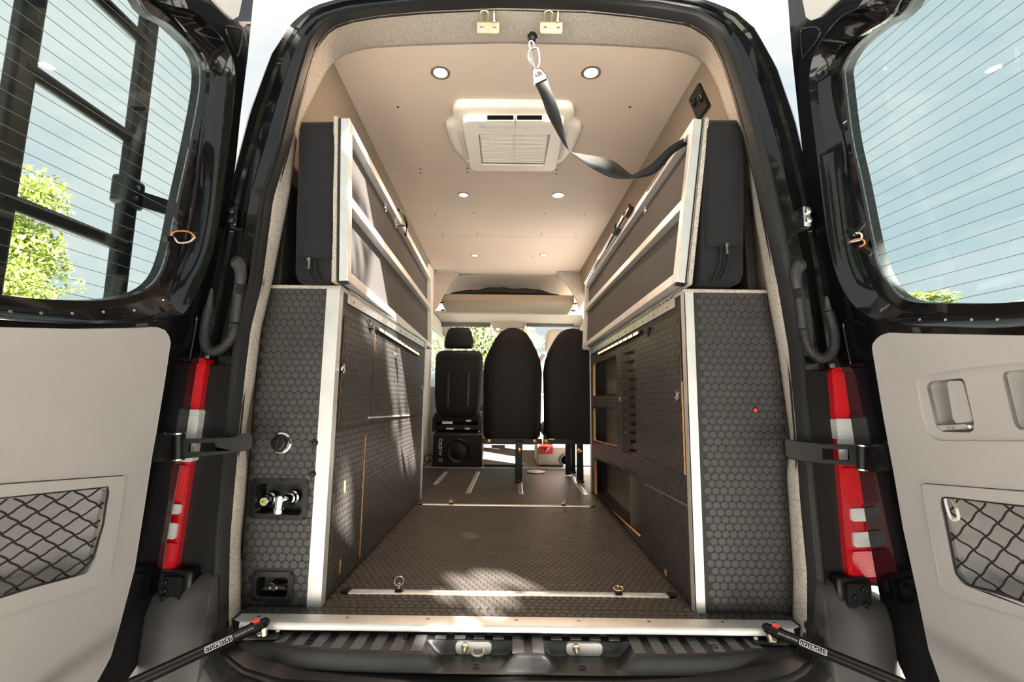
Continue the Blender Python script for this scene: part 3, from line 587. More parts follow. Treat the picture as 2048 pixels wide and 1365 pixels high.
# ---- door stay rods with their mounting plates on the sill
def stay(label, a, b, plate, bolts, txt, flip):
    A = U(*a, 1, -.045); B0 = U(*b, 1, -.28); B = A+(B0-A)*1.9
    t = thing('door_stay_rod', A+V((0, 0, -.05)), label, 'rod', 'door stay rods')
    d = (B-A).normalized(); MB().cyl(A+d*.03, B, .0128, n=24).build('tube', 'plastic_black', t)
    MB().lathe(A, d, [(-.012, .008), (-.004, .0125), (.010, .0125), (.012, .0145), (.034, .0145)], 18).build('end_cap', 'plastic_black', t, bevel=.001)
    MB().obox(A+d*.020+V((0, -.004, .0135)), d*.007, d.cross(V((0, 0, 1))).normalized()*.004, V((0, 0, .003))).build('release_clip', 'red_led', t)  # clip is no lamp; its red glow comes from the led material
    pts = [U(*p, 2, -.026) for p in plate]; pl = MB().plate(rnd(pts, .01), (), (0, 0, .004)).build('mount_plate', 'plastic_black', t, bevel=.001)
    MB().cyl(A+V((.004, .0, -.03)), A+V((0, 0, -.008)), .007, n=12).build('ball_stud', 'zinc', t)
    for p in bolts: MB().lathe(U(*p, 2, -.022), (0, 0, 1), [(0, .009), (.004, .008), (.006, .004)], 14).build('bolt', 'steel', t, pl)
    # printed lettering on the camera-facing flank of the tube
    vdir = (CAM-A).normalized(); vdir = (vdir-d*vdir.dot(d)).normalized(); side = d.cross(vdir).normalized()
    ex, ey = (-d, V((0, 0, 0))) if not flip else (-d, V((0, 0, 0)))
    ey = vdir.cross(ex).normalized()
    for s_, t0, sz in txt:
        off = V((0, 0, 0)); text(s_, A+d*t0+vdir*.0131, ex, ey, sz, 'white_print', 'lettering', t, depth=.0002)
    m = MB(); c = A+d*txt[0][1]+vdir*.0133; hw, hh = .031, .0066; q = rnd([c+ex*hw+ey*hh, c-ex*hw+ey*hh, c-ex*hw-ey*hh, c+ex*hw-ey*hh], .004); q2 = rnd([c+ex*(hw-.0012)+ey*(hh-.0012), c-ex*(hw-.0012)+ey*(hh-.0012), c-ex*(hw-.0012)-ey*(hh-.0012), c+ex*(hw-.0012)-ey*(hh-.0012)], .003)
    m.plate(q, [q2], vdir*.0003).build('lettering_frame', 'white_print', t)
stay('black door stay rod bolted below the recessed shower box', (528, 1247), (275, 1364), [(462, 1272), (570, 1256), (558, 1280), (452, 1282)], [(519, 1271), (556, 1262)], [('STOP&STAY', .118, .011), ('DOOR SAFETY SYSTEM', .058, .0048)], 0)
stay('black door stay rod bolted below the red-button panel', (1536, 1258), (1785, 1362), [(1488, 1266), (1595, 1278), (1606, 1292), (1508, 1290)], [(1511, 1277), (1548, 1283)], [('STOP&STAY', .118, .011), ('DOOR SAFETY SYSTEM', .058, .0048)], 1)
# ================================================================== CABINETS
XV, YV, ZV = V((1, 0, 0)), V((0, 1, 0)), V((0, 0, 1))
CT = .945                                             # cabinet height
YLE, YRE = 1.50, 1.79                                 # front ends
def sidepx(pts, X): return [U(p[0], p[1], 0, X) for p in pts]
def groove(pts, X, w, name, matl, root, parent, s, depth=.0016):   # a thin raised or dark line on a side panel
    MB().tube([p+V((s*depth*.2, 0, 0)) for p in sidepx(pts, X)], w, 6).build(name, matl, root, parent)
# ---- left cabinet
cabL = thing('cabinet', (-.68, .8, 0), 'dark coin-rubber cabinet with the recessed shower box on its end', 'cabinet')
rearL = [V((-.80, YL, .001)), V((XL, YL, .001)), V((XL, YL, CT)), V((-.80, YL, CT))]
boxA = [(503, 957), (618, 958), (613, 1043), (497, 1038)]; boxB = [(503, 1143), (588, 1145), (585, 1206), (500, 1203)]
hA = rnd(UL([(508, 962), (612, 963), (607, 1038), (503, 1033)], 1, YL), .012); hB = rnd(UL([(508, 1148), (583, 1150), (580, 1201), (505, 1198)], 1, YL), .012)
MB().plate(rearL, [hA, hB], (0, .016, 0)).build('end_panel', 'coin_base', cabL)
MB().box((XL-.016, YL+.016, .001), (XL, YLE, CT)).build('side_panel', 'coin_base', cabL)
MB().box((-.80, YL-.004, CT-.010), (XL+.006, YLE, CT+.002)).build('worktop', 'fabric', cabL, bevel=.004)
MB().box((-.80, YLE, .001), (XL, YLE+.016, CT)).build('end_panel', 'coin_base', cabL)
holesL = [[(p.x, p.z) for p in rnd(UL(b, 1, YL), .012)] for b in (boxA, boxB)]
cI = U(565, 886, 1, YL)
def keepL(a, b):
    x = -.80+a; z = .001+b
    return x < XL-.034 and not any(inpoly(x, z, h) for h in holesL) and math.hypot(x-cI.x, z-cI.z) > .036
coins('coin_studs', 'coin_wall', (-.80, YL, .001), XV, ZV, .24, CT-.012, keepL, cabL)
# door leaves and lines on the side panel
dA = sidepx([(684, 637), (739, 668), (730, 836), (672, 841)], XL); dB = sidepx([(745, 673), (842, 724), (838, 840), (736, 838)], XL)
for k, q in enumerate((dA, dB)):
    q[2].z = q[3].z = .505; q[0].z = q[1].z = .86
    if k == 0: q[0].y = q[3].y = YL+.05; q[1].y = q[2].y = .44
    else: q[0].y = q[3].y = .462; q[1].y = q[2].y = 1.46
doors = []
for q in (dA, dB):
    m = MB().plate(q, (), (.004, 0, 0)); doors.append(m.build('cabinet_door', 'coin_base', cabL)); c = [(p.y, p.z) for p in q]
    e0 = MB().tube([p+V((.0028, 0, 0)) for p in q], .0018, 5, True).build('door_gap', 'ply_dark', cabL, doors[-1])
pulls = [(-1, 0)]
def yz(q): return [(p.y, p.z) for p in q]
linesL = [[(677, 867), (838, 843)], [(671, 938), (656, 1194)]]
for l in linesL: groove(l, XL, .0016, 'panel_joint', 'ply_dark', cabL, None, 1)
MB().bar(U(737, 836, 0, XL+.006), U(818, 831, 0, XL+.006), .008, XV, .006).build('pull_strip', 'aluminium_satin', cabL, doors[1])
for a, b, w in (((731, 872), (719, 1117), .011), ((690, 962), (689, 986), .012), ((681, 1120), (679, 1147), .012), ((831, 896), (831, 911), .012)):
    A = U(*a, 0, XL+.001); B = U(*b, 0, XL+.001); MB().bar(A, B, w, YV, .003).build('finger_slot', 'ply_edge', cabL, bevel=.002)
def keepSL(a, b):
    y = YL+.02+a; z = .004+b
    return y < YLE-.01 and z < .88
coins('coin_studs', 'coin_wall', (XL+.0, YL+.02, .004), YV, ZV, YLE-YL, CT, lambda a, b: keepSL(a, b) and not (YL+.04 < YL+.02+a < 1.47 and .495 < .004+b < .87), cabL)
coins('coin_studs', 'coin_wall', (XL+.004, YL+.05, .505), YV, ZV, .44-YL-.05, .35, lambda a, b: True, cabL)
coins('coin_studs', 'coin_wall', (XL+.004, .462, .505), YV, ZV, .995, .35, lambda a, b: True, cabL)
MB().add([(-.602, YL-.002, 0), (XL+.002, YL-.002, 0), (XL+.002, YL+.03, 0), (XL, YL+.03, 0), (XL, YL, 0), (-.602, YL, 0), (-.602, YL-.002, CT), (XL+.002, YL-.002, CT), (XL+.002, YL+.03, CT), (XL, YL+.03, CT), (XL, YL, CT), (-.602, YL, CT)],
   [(0, 1, 7, 6), (1, 2, 8, 7), (2, 3, 9, 8), (3, 4, 10, 9), (4, 5, 11, 10), (5, 0, 6, 11), (5, 4, 3, 2, 1, 0), (6, 7, 8, 9, 10, 11)]).build('corner_angle', 'aluminium_satin', cabL)
MB().box((XL-.001, YLE-.012, 0), (XL+.006, YLE+.02, CT)).build('corner_angle', 'aluminium_satin', cabL)
def latch(p, n, root, parent, r=.012):
    n = V(n); l = MB().lathe(p, n, [(0, r*.9), (.003, r), (.007, r), (.008, r*.8), (.006, r*.55), (.005, r*.3)], 18).build('push_latch', 'chrome', root, parent)
    MB().lathe(V(p)+n*.005, n, [(0, r*.45), (.0025, r*.45), (.004, r*.2)], 14).build('latch_button', 'chrome', root, l)
latch(U(684, 738, 0, XL+.004), XV, cabL, doors[0], .015); latch(U(790, 711, 0, XL+.004), XV, cabL, doors[1], .013); latch(U(841, 776, 0, XL+.004), XV, cabL, doors[1], .013)
# ---- right cabinet
cabR = thing('cabinet', (.66, .9, 0), 'dark coin-rubber cabinet with vent slots and open cubbies', 'cabinet')
MB().box((XR, YR, .001), (.80, YR+.016, CT)).build('end_panel', 'coin_base', cabR)
MB().box((XR-.006, YR-.004, CT-.010), (.80, YRE, CT+.002)).build('worktop', 'fabric', cabR, bevel=.004)
MB().box((XR, YRE, .001), (.80, YRE+.016, CT)).build('end_panel', 'coin_base', cabR)
def z2(x, y): return (1150+x/2.2, 620+y/2.2)
opA = rnd(sidepx([z2(79, 236), z2(180, 193), z2(183, 366), z2(79, 380)], XR), .03); opB = rnd(sidepx([z2(80, 432), z2(184, 441), z2(190, 603), z2(81, 574)], XR), .03); opC = rnd(sidepx([z2(84, 652), z2(270, 730), z2(290, 770), z2(292, 1008), z2(86, 826)], XR), .04)
slots = []
for i in range(12):
    x0 = 207+i*.9; yy = 192+i*37.4; slots.append(rnd(sidepx([z2(x0, yy-1+i*.6), z2(x0+52, yy-12+i*2.1), z2(x0+52, yy+2+i*2.1), z2(x0, yy+12+i*.6)], XR), .006, 3))
side = [V((XR, YR+.016, .001)), V((XR, YRE, .001)), V((XR, YRE, CT)), V((XR, YR+.016, CT))]
MB().plate(side, [opA, opB, opC]+slots, (.016, 0, 0)).build('side_panel', 'coin_base', cabR, angle=50)
def cen(h): return sum(h, V((0, 0, 0)))/len(h)
for h in (opA, opB, opC): MB().loft([[p+V((.0006, 0, 0))-(p-cen(h)).normalized()*.0005 for p in h], [p+V((.0165, 0, 0))-(p-cen(h)).normalized()*.0005 for p in h]]).build('cubby_edge', 'ply_edge', cabR)
for h in slots: MB().loft([[p+V((.0006, 0, 0))+(cen(h)-p)*.04 for p in h], [p+V((.0165, 0, 0))+(cen(h)-p)*.04 for p in h]]).build('vent_slot_edge', 'ply_dark', cabR)
MB().box((XR+.10, YR+.03, .002), (XR+.11, YRE-.01, CT-.01)).build('back_panel', 'cubby', cabR)
MB().box((XR+.018, .85, .002), (XR+.10, .862, CT-.01)).build('divider', 'cubby', cabR)
doorR_c = sidepx([(1285, 683), (1363, 643), (1371, 947), (1284, 920)], XR)
y0d, y1d = YR+.045, .62; q = [V((XR, y0d, .86)), V((XR, y1d, .86)), V((XR, y1d, .43)), V((XR, y0d, .43))]
q[3].z = U(1371, 950, 0, XR).z; q[2].z = q[3].z
dR = MB().plate(q, (), (-.004, 0, 0)).build('cabinet_door', 'coin_base', cabR); MB().tube([p+V((-.0028, 0, 0)) for p in q], .0018, 5, True).build('door_gap', 'ply_dark', cabR, dR); MB().tube([q[0]+V((-.002, -.003, -.2)), q[3]+V((-.002, -.003, 0))], .003, 6).build('door_edge', 'ply_edge', cabR, dR)
groove([(1289, 968), (1375, 1012)], XR, .0015, 'panel_joint', 'ply_edge', cabR, None, -1)
latch(U(1357, 793, 0, XR-.004), -XV, cabR, dR, .016); latch(U(1241, 800, 0, XR), -XV, cabR, None, .013)
MB().lathe(U(1332, 1146, 0, XR), -XV, [(-.004, .012), (.0015, .012), (.002, .010)], 16).build('grommet', 'ply_edge', cabR)
hl = [[(p.y, p.z) for p in h] for h in (opA, opB, opC)]+[[(p.y, p.z) for p in [cen(h)+(p-cen(h))*1.2 for p in h]] for h in slots]
zb = q[3].z
def keepSR(a, b):
    y = YRE-a; z = .004+b
    if y < YR+.022 or z > .885: return False
    for p in ((0, 0), (.009, 0), (-.009, 0), (0, .009), (0, -.009)):
        if any(inpoly(y+p[0], z+p[1], h) for h in hl): return False
    return True
coins('coin_studs', 'coin_wall', (XR, YRE, .004), -YV, ZV, YRE-YR, CT, lambda a, b: keepSR(a, b) and not (YRE-a < y1d+.008 and zb-.01 < .004+b < .87), cabR)
coins('coin_studs', 'coin_wall', (XR-.004, y1d, zb), -YV, ZV, y1d-y0d, .86-zb, lambda a, b: True, cabR)
cR = U(1510, 821, 1, YR)
coins('coin_studs', 'coin_wall', (XR, YR, .001), XV, ZV, .285, CT-.012, lambda a, b: XR+a > XR+.04 and math.hypot(XR+a-cR.x, .001+b-cR.z) > .012, cabR)
MB().box((XR-.002, YR-.002, 0), (XR+.026, YR, CT)).build('corner_angle', 'aluminium_satin', cabR)
MB().box((XR-.002, YR-.002, 0), (XR, YR+.03, CT)).build('corner_angle', 'aluminium_satin', cabR)
MB().box((XR-.004, YRE-.012, 0), (XR+.001, YRE+.02, CT)).build('corner_angle', 'aluminium_satin', cabR)
b_ = thing('push_button', cR, 'small red-lit push button on the cabinet end', 'button')
MB().lathe(cR, -YV, [(0, .009), (.003, .009), (.004, .006)], 16).build('bezel', 'plastic_black', b_); MB().lathe(cR+V((0, -.003, 0)), -YV, [(0, .0055), (.002, .005), (.003, .002)], 14).build('lit_cap', 'red_led', b_)
# ---- fittings on the left cabinet end
def tray(name, label, cat, box, hole, depth):
    c = UL(box, 1, YL-.004); t = thing(name, (c[0]+c[2])/2, label, cat); o = rnd(c, .016); i = rnd(UL(hole, 1, YL-.004), .014); ce = cen(i)
    MB().plate(o, [i], (0, .005, 0)).build('flange', 'plastic_black', t, bevel=.0025)
    MB().loft([i, [p+V((0, .004, 0))-(p-ce)*.02 for p in i], [p+V((0, depth, 0))-(p-ce)*.12 for p in i]], True, False, True).build('tray', 'plastic_black', t, angle=50)
    return t, c
tA, cA = tray('recessed_shower_box', 'black recessed shower box with chrome tap on the cabinet end', 'shower box', boxA, [(512, 968), (607, 969), (602, 1032), (508, 1027)], .045)
for p in ((509, 963), (562, 962), (612, 965), (607, 1037), (555, 1039), (503, 1034)): MB().lathe(U(*p, 1, YL-.0045), -YV, [(0, .0045), (.0015, .004), (.001, .001)], 10).build('screw', 'satin_black', tA)
k = U(542, 998, 1, YL+.03); kn = MB().lathe(k, V((-.15, -1, 0)), [(0, .020), (.006, .020), (.008, .016), (.022, .014), (.024, .011)], 22).build('tap_base', 'chrome', tA)
p = U(530, 1003, 1, YL-.012); MB().lathe(p, V((-.1, -1, -.1)), [(-.018, .008), (-.004, .0135), (.004, .014), (.007, .012)], 20).build('tap_knob', 'chrome', tA, kn)
MB().lathe(p, V((-.1, -1, -.1)), [(.006, .011), (.0078, .011)], 18).build('tap_label', 'green_print', tA, kn)
for a0, mt in ((0, 'blue_print'), (math.pi, 'red_plate')):
    n = V((-.1, -1, -.1)).normalized(); ax = n.orthogonal().normalized(); ay = n.cross(ax); cc = p+n*.0081
    MB().plate([cc]+[cc+(ax*math.cos(a0+math.pi*i/8)+ay*math.sin(a0+math.pi*i/8))*.005 for i in range(9)], (), n*.0004).build('tap_mark', mt, tA, kn)
k2 = U(586, 995, 1, YL+.03); el = MB().lathe(k2, V((-.1, -1, 0)), [(0, .021), (.005, .021), (.007, .017), (.015, .015), (.016, .012)], 22).build('elbow_base', 'chrome', tA)
MB().tube(smooth([k2+V((0, -.01, 0)), k2+V((-.004, -.03, .003)), k2+V((-.014, -.042, .0)), k2+V((-.018, -.044, -.012))], 5), .011, 14).build('elbow', 'chrome', tA, el)
p = k2+V((-.018, -.044, .004)); MB().lathe(p, V((-.05, 0, -1)), [(-.010, .010), (-.006, .0135), (.026, .0125), (.028, .0145), (.040, .0145), (.042, .010)], 22).build('hose_connector', 'chrome', tA, el)
tB, cB = tray('recessed_drain_box', 'small black recessed valve box low on the cabinet end', 'valve box', boxB, [(514, 1154), (577, 1156), (574, 1196), (511, 1193)], .035)
for p in ((510, 1149), (581, 1151), (578, 1201), (506, 1199)): MB().lathe(U(*p, 1, YL-.0045), -YV, [(0, .005), (.0015, .0045), (.001, .001)], 10).build('screw', 'satin_black', tB)
k = U(547, 1172, 1, YL+.012); MB().lathe(U(549, 1168, 1, YL+.025), -YV, [(0, .010), (.010, .010), (.014, .007)], 14).build('valve_stem', 'brass', tB)
MB().plate(smooth(UL([(526, 1176), (540, 1172), (548, 1169), (556, 1172), (571, 1174), (570, 1180), (556, 1180), (548, 1183), (540, 1181), (527, 1181)], 1, YL+.002), 3, True)[:-1], (), (0, .006, 0)).build('valve_lever', 'plastic_black', tB, bevel=.0015)
for x in (540, 553): MB().lathe(U(x, 1177, 1, YL+.0015), -YV, [(0, .003), (.001, .002)], 10).build('screw', 'steel', tB)
pi = thing('power_inlet', cI, 'round chrome-rimmed power inlet with black twist cap', 'power inlet')
MB().lathe(cI, -YV, [(0, .0335), (.006, .0335), (.010, .031), (.011, .027), (.008, .024)], 32).build('rim', 'chrome', pi)
MB().lathe(cI+V((-.004, -.004, 0)), -YV, [(0, .024), (.010, .025), (.016, .021), (.017, .016), (.014, .015)], 28).build('twist_cap', 'plastic_black', pi)
MB().obox(cI+V((-.004, -.02, .0)), V((.004, 0, .0)), V((0, .005, 0)), V((.004, 0, .020))).build('cap_grip', 'plastic_black', pi, bevel=.002)
for a in (0, 2.1, 4.2): MB().lathe(cI+V((math.cos(a)*.0285, -.0105, math.sin(a)*.0285)), -YV, [(0, .0028), (.0012, .002)], 8).build('rivet', 'plastic_black', pi)
for i in range(7):
    a = math.radians(100-i*9.5); MB().obox(cI+V((math.cos(a)*.0285, -.0112, math.sin(a)*.0285)), V((math.sin(a), 0, -math.cos(a)))*.0016, V((math.cos(a), 0, math.sin(a)))*.0022, V((0, .0002, 0))).build('rim_mark', 'white_print', pi)
for px, py, lb_ in ((630, 886, 'black push switch beside the round power inlet'), (626, 948, 'black push switch above the recessed shower box corner')):
    c = U(px, py, 1, YL); t = thing('push_switch', c, lb_, 'switch'); MB().lathe(c, -YV, [(0, .0105), (.003, .0105), (.005, .009)], 18).build('bezel', 'plastic_black', t); MB().lathe(c+V((0, -.004, 0)), -YV, [(0, .006), (.006, .0055), (.007, .003)], 14).build('cap', 'plastic_black', t)
# ---- LED strips under the hinges
def led(X, s, a, b, n, label, br):
    A = U(*a, 0, X); B = U(*b, 0, X); A = A+V((s*.008, 0, 0)); B = B+V((s*.008, 0, 0)); t = thing('led_strip', (A+B)/2, label, 'lamp', 'led strips under the beds'); d = B-A
    dn = d.normalized(); up = XV.cross(dn).normalized()
    MB().bar(A-dn*.01, B+dn*.01, .016, XV, .016).build('housing', 'plastic_black', t, bevel=.002)
    for i in range(n):
        c = A+d*((i+.5)/n)+V((s*.0085, 0, 0)); MB().obox(c, dn*(d.length/n*.36), up*.0055, XV*.0015).build('led_lens', 'led', t, bevel=.001)
    p = U(*br, 0, X+s*.008); MB().obox(p, dn*.014, up*.011, XV*.008).build('end_bracket', 'plastic_black', t, bevel=.003)
    MB().tube(smooth([p, p+up*.022-dn*.012, p+up*.012-dn*.035+XV*-s*.006], 5), .0022, 6).build('lead', 'plastic_black', t)
    ld = bpy.data.lights.new('led_light', 'AREA'); ld.shape = 'RECTANGLE'; ld.size = d.length; ld.size_y = .01; ld.energy = .9; ld.color = (1, .70, .42)
    lo_ = bpy.data.objects.new('led_light', ld); col.objects.link(lo_); lo_.parent = t; dirn = V((s*.75, 0, -.65)).normalized()
    M = Matrix.Identity(4); z = -dirn; x = dn; y = z.cross(x).normalized(); x = y.cross(z)
    for i in range(3): M[i][0], M[i][1], M[i][2] = x[i], y[i], z[i]
    M.translation = (A+B)/2+V((s*.012, 0, 0))-t.location; lo_.matrix_local = M
led(XL, 1, (750, 658), (833, 710), 11, 'glowing warm led strip above the chrome-latched plain cabinet door', (741, 653))
led(XR, -1, (1201, 708), (1285, 665), 10, 'glowing warm led strip above the vent slots', (1297, 661))
# ================================================================== FOLDING BEDS
def bed(s, rt, rb, ft, fb, mid_r, mid_f, label, up_side):
    # inner-face corner points: rear top, rear bottom, front top, front bottom
    t = thing('folding_bed', (rb+fb)/2, label, 'bed', 'folding beds'); tk = .036
    dn = ((ft-rt).normalized()); n = (rt-rb).cross(ft-rb).normalized()
    if n.x*s > 0: n = -n                        # points towards the aisle
    out = -n
    W = .034
    def rail(a, b, side, nm): MB().obox((a+b)/2+out*tk/2, (b-a)/2, side*W/2, n*tk/2).build(nm, 'aluminium_satin', t, bevel=.002)
    upr = (rt-rb).normalized(); upf = (ft-fb).normalized()
    rail(rt+dn*W/2, rb+dn*W/2, dn, 'end_rail'); rail(ft-dn*W/2, fb-dn*W/2, dn, 'end_rail')
    rail(rt-upr*W/2+dn*W, ft-upf*W/2-dn*W, upr, 'top_rail'); rail(rb+upr*W/2+dn*W, fb+upf*W/2-dn*W, upr, 'bottom_rail')
    rail(mid_r+dn*W, mid_f-dn*W, upr, 'cross_rail')
    MB().hexa([q+out*o for o in (tk*.75, tk) for q in (rb, fb, ft, rt)]).build('bed_board', 'bed_cloth', t)
    MB().hexa([q+out*o for o in (tk, tk+.014) for q in (rb-dn*.004-upr*.003, fb, ft, rt-dn*.004+upr*.006)]).build('edge_fabric', 'fabric', t, bevel=.003)
    for q in (rb, ): MB().obox(q+out*tk/2-upr*.002+dn*.012, dn*.012, n*.014, upr*.003).build('end_plug', 'plastic_black', t)
    return t, n, dn, out, upr
rtL = U(699, 236, 1, .05); rbL = U(696, 562, 1, .05); ftL = V((-.60, 1.93, 1.49)); fbL = V((-.575, 1.90, .945))
ftL = U(863, 554, 1, 1.95); fbL = U(864, 699, 1, 1.93)
bL, nL, dL_, oL, uL = bed(-1, rtL, rbL, ftL, fbL, rbL.lerp(rtL, .50), fbL.lerp(ftL, .56), 'folded-up bed frame standing over the shower box cabinet', 1)
rtR = U(1387, 236, 1, .05); rbR = U(1352, 564, 1, .05); ftR = U(1170, 569, 1, 2.05); fbR = U(1164, 699, 1, 1.95)
bR, nR, dR_, oR, uR = bed(1, rtR, rbR, ftR, fbR, rbR.lerp(rtR, .487), fbR.lerp(ftR, .60), 'folded-up bed frame standing over the vented cabinet', 1)
# piano hinges on the cabinets, part of the beds
for t, s, X, P, scr in ((bL, 1, XL, [(695, 588), (848, 697), (848, 707), (695, 607)], 12), (bR, -1, XR, [(1350, 583), (1183, 690), (1183, 700), (1346, 602)], 11)):
    q = sidepx(P, X+s*.001); zt, zb_ = .94, .905
    q = [V((q[0].x, q[0].y, zt)), V((q[1].x, q[1].y, zt)), V((q[1].x, q[1].y, zb_)), V((q[0].x, q[0].y, zb_))]
    h = MB().plate(q, (), (s*.003, 0, 0)).build('hinge_leaf', 'aluminium', t)
    y0, y1 = q[0].y, q[1].y; nk = 40; MB().cyl((X+s*.005, y0, zt+.004), (X+s*.005, y1, zt+.004), .0042, n=10).build('hinge_pin', 'steel', t, h)
    m = MB()
    for i in range(nk): ya = y0+(y1-y0)*i/nk; m.cyl((X+s*.005, ya, zt+.004), (X+s*.005, ya+(y1-y0)/nk*.86, zt+.004), .0062, n=10)
    stuff(m.build('hinge_knuckles', 'aluminium', t, h))
    for i in range(scr): y = y0+(y1-y0)*(i+.5)/scr; MB().lathe((X+s*.004, y, (zt+zb_)/2-.004), (s, 0, 0), [(0, .0045), (.0015, .004), (.001, .002)], 10).build('screw', 'cab_grey', t, h)
# latches on the bed frames
for t, pts, n_ in ((bL, ((770, 416), (790, 450)), nL), (bR, ((1292, 420),), nR)):
    for px, py in pts:
        c = UP(px, py, (rtL if t is bL else rtR)+n_*-.026, n_); MB().lathe(c, n_, [(0, .018), (.004, .018), (.006, .012), (.004, .009)], 18).build('board_ring', 'chrome', t)
c = UP(803, 449, rtL, nL); cl_ = MB().lathe(c+nL*-.02, nL, [(0, .010), (.02, .009), (.03, .013), (.036, .010)], 16).build('latch_knob', 'steel', bL)
ar = [UP(797, 420, rtL, nL), UP(808, 430, rtL, nL), UP(814, 452, rtL, nL), UP(811, 470, rtL, nL)]; MB().tube(smooth(ar, 5), .007, 10).build('latch_strap', 'plastic_black', bL)
# tube strut with clamp on the right bed
a = UP(1257, 430, rtR, nR)+nR*.012; b = UP(1175, 566, rtR, nR)+nR*.012; st = MB().cyl(a, b, .016, n=20).build('strut_tube', 'chrome', bR)
c = a.lerp(b, .16); MB().cyl(c-(b-a).normalized()*.03, c+(b-a).normalized()*.03, .024, n=20).build('strut_clamp', 'plastic_black', bR, st, bevel=.003)
MB().obox(UP(1262, 425, rtR, nR)+nR*.01, (b-a).normalized()*.04, uR*.012, nR*.012).build('strut_bracket', 'plastic_black', bR, st, bevel=.004)
MB().bar(UP(1240, 447, rtR, nR)+oR*.03+uR*.05, UP(1246, 425, rtR, nR)+oR*.03+uR*.05, .018, dR_, .014).build('wall_hook', 'plastic_black', bR, st, bevel=.003)
for k_ in (0.28, .36, .44): c = rtR.lerp(ftR, k_*.5)-uR*.012; MB().obox(c+nR*.0006, dR_*.035, uR*.004, nR*.0015).build('rail_slot', 'cab_grey', bR)
# ---- mattresses
def mattress(dv, corners, ylen, label, zipx, fold):
    c = UL(corners, 1, .045); root = thing('mattress', V((sum(p.x for p in c)/4, .9, min(p.z for p in c))), label, 'mattress', 'black mattresses on the beds')
    f = rnd(c, .028, 6); ce = cen(f)
    loops = [[p.lerp(ce, .10)+V((0, .000, 0)) for p in f], [p.lerp(ce, .035)+V((0, .004, 0)) for p in f], [p+V((0, .018, 0)) for p in f], [p+dv*(ylen-.02) for p in f], [p.lerp(ce, .05)+dv*ylen for p in f]]
    MB().loft(loops, True, True, True).build('cover', 'cushion', root, angle=70)
    # rear flap that hangs down over the zip
    fl = UL(fold, 1, .040); top = [c[0].lerp(c[1], .02), c[0].lerp(c[1], .98)]; cols = 14; rows = 16; vv = []
    for j in range(rows+1):
        v = j/rows
        for i in range(cols+1):
            u = i/cols; A = c[0].lerp(c[1], .03+.94*u); B = fl[0].lerp(fl[1], u)
            p = A.lerp(B, v); bul = .018*math.sin(math.pi*u)**.5+.0022*math.sin(11*v+5*u)*math.sin(7*u+2)+.0035*math.sin(22*v+3*u)*max(0, v-.75)*2
            p.y = .045-bul*min(1, v*5)+(.012*(1-min(1, v*8))); vv.append(p)
    m = MB().add(vv, [(j*(cols+1)+i, (j+1)*(cols+1)+i, (j+1)*(cols+1)+i+1, j*(cols+1)+i+1) for j in range(rows) for i in range(cols)]); o = m.build('flap', 'cushion', root, angle=80)
    sm = o.modifiers.new('thick', 'SOLIDIFY'); sm.thickness = .003
    z = UL(zipx, 1, .034); MB().tube(smooth(z, 5), .0022, 6).build('zip_line', 'rubber', root); MB().tube(smooth([p+V((.012, -.002, 0)) for p in z], 5), .004, 8).build('zip_lip', 'cushion', root); MB().tube(smooth([p+V((-.012, -.002, 0)) for p in z], 5), .004, 8).build('zip_lip', 'cushion', root)
    MB().lathe(z[0]+V((0, -.010, .0)), (0, -1, 0), [(0, .006), (.003, .006), (.003, .003)], 12).build('zip_pull', 'steel', root); MB().obox(z[0]+V((.001, -.01, -.018)), (.003, 0, 0), (0, .001, 0), (0, 0, .012)).build('zip_tab', 'steel', root)
    return root
mattress(V((dL_.x, dL_.y, 0)), [(597, 240), (672, 239), (664, 563), (588, 566)], 1.84, 'black fabric mattress folded up behind the bed over the shower box', [(621, 521), (624, 545), (634, 562)], [(590, 520), (664, 519)])
mattress(V((dR_.x+.01, dR_.y, 0)), [(1412, 236), (1490, 236), (1489, 567), (1399, 568)], 1.84, 'black fabric mattress folded up behind the bed over the vented cabinet', [(1450, 492), (1447, 530), (1432, 566)], [(1409, 495), (1488, 495)])
# ================================================================== CEILING FITTINGS
for px, py, lb_, rr in ((881, 145, 'round recessed downlight beside the hanging strap, above the shower box bed', .034), (1182, 145, 'round recessed downlight beside the hanging strap, near the wall outlet', .034), (927, 390, 'round recessed downlight just past the air conditioner, shower box side', .034), (1116, 390, 'round recessed downlight just past the air conditioner, vented cabinet side', .034), (950, 511, 'round recessed downlight near the cab shelf, shower box side', .034), (1087, 510, 'round recessed downlight near the cab shelf, vented cabinet side', .034)):
    c = U(px, py, 2, CZ); t = thing('downlight', c, lb_, 'lamp', 'ceiling downlights')
    MB().lathe(c, -ZV, [(0, .038), (.003, .038), (.0045, .034), (.003, .027), (.001, .026)], 28).build('trim_ring', 'nickel_ring', t)
    MB().lathe(c, -ZV, [(.0005, .026), (.0025, .025), (.003, .018)], 24).build('lens', 'lamp_glow', t)
    ld = bpy.data.lights.new('downlight_bulb', 'AREA'); ld.shape = 'DISK'; ld.size = .045; ld.energy = 4.2; ld.color = (1, .69, .47)
    lo_ = bpy.data.objects.new('downlight_bulb', ld); col.objects.link(lo_); lo_.parent = t; lo_.location = (0, 0, -.008)
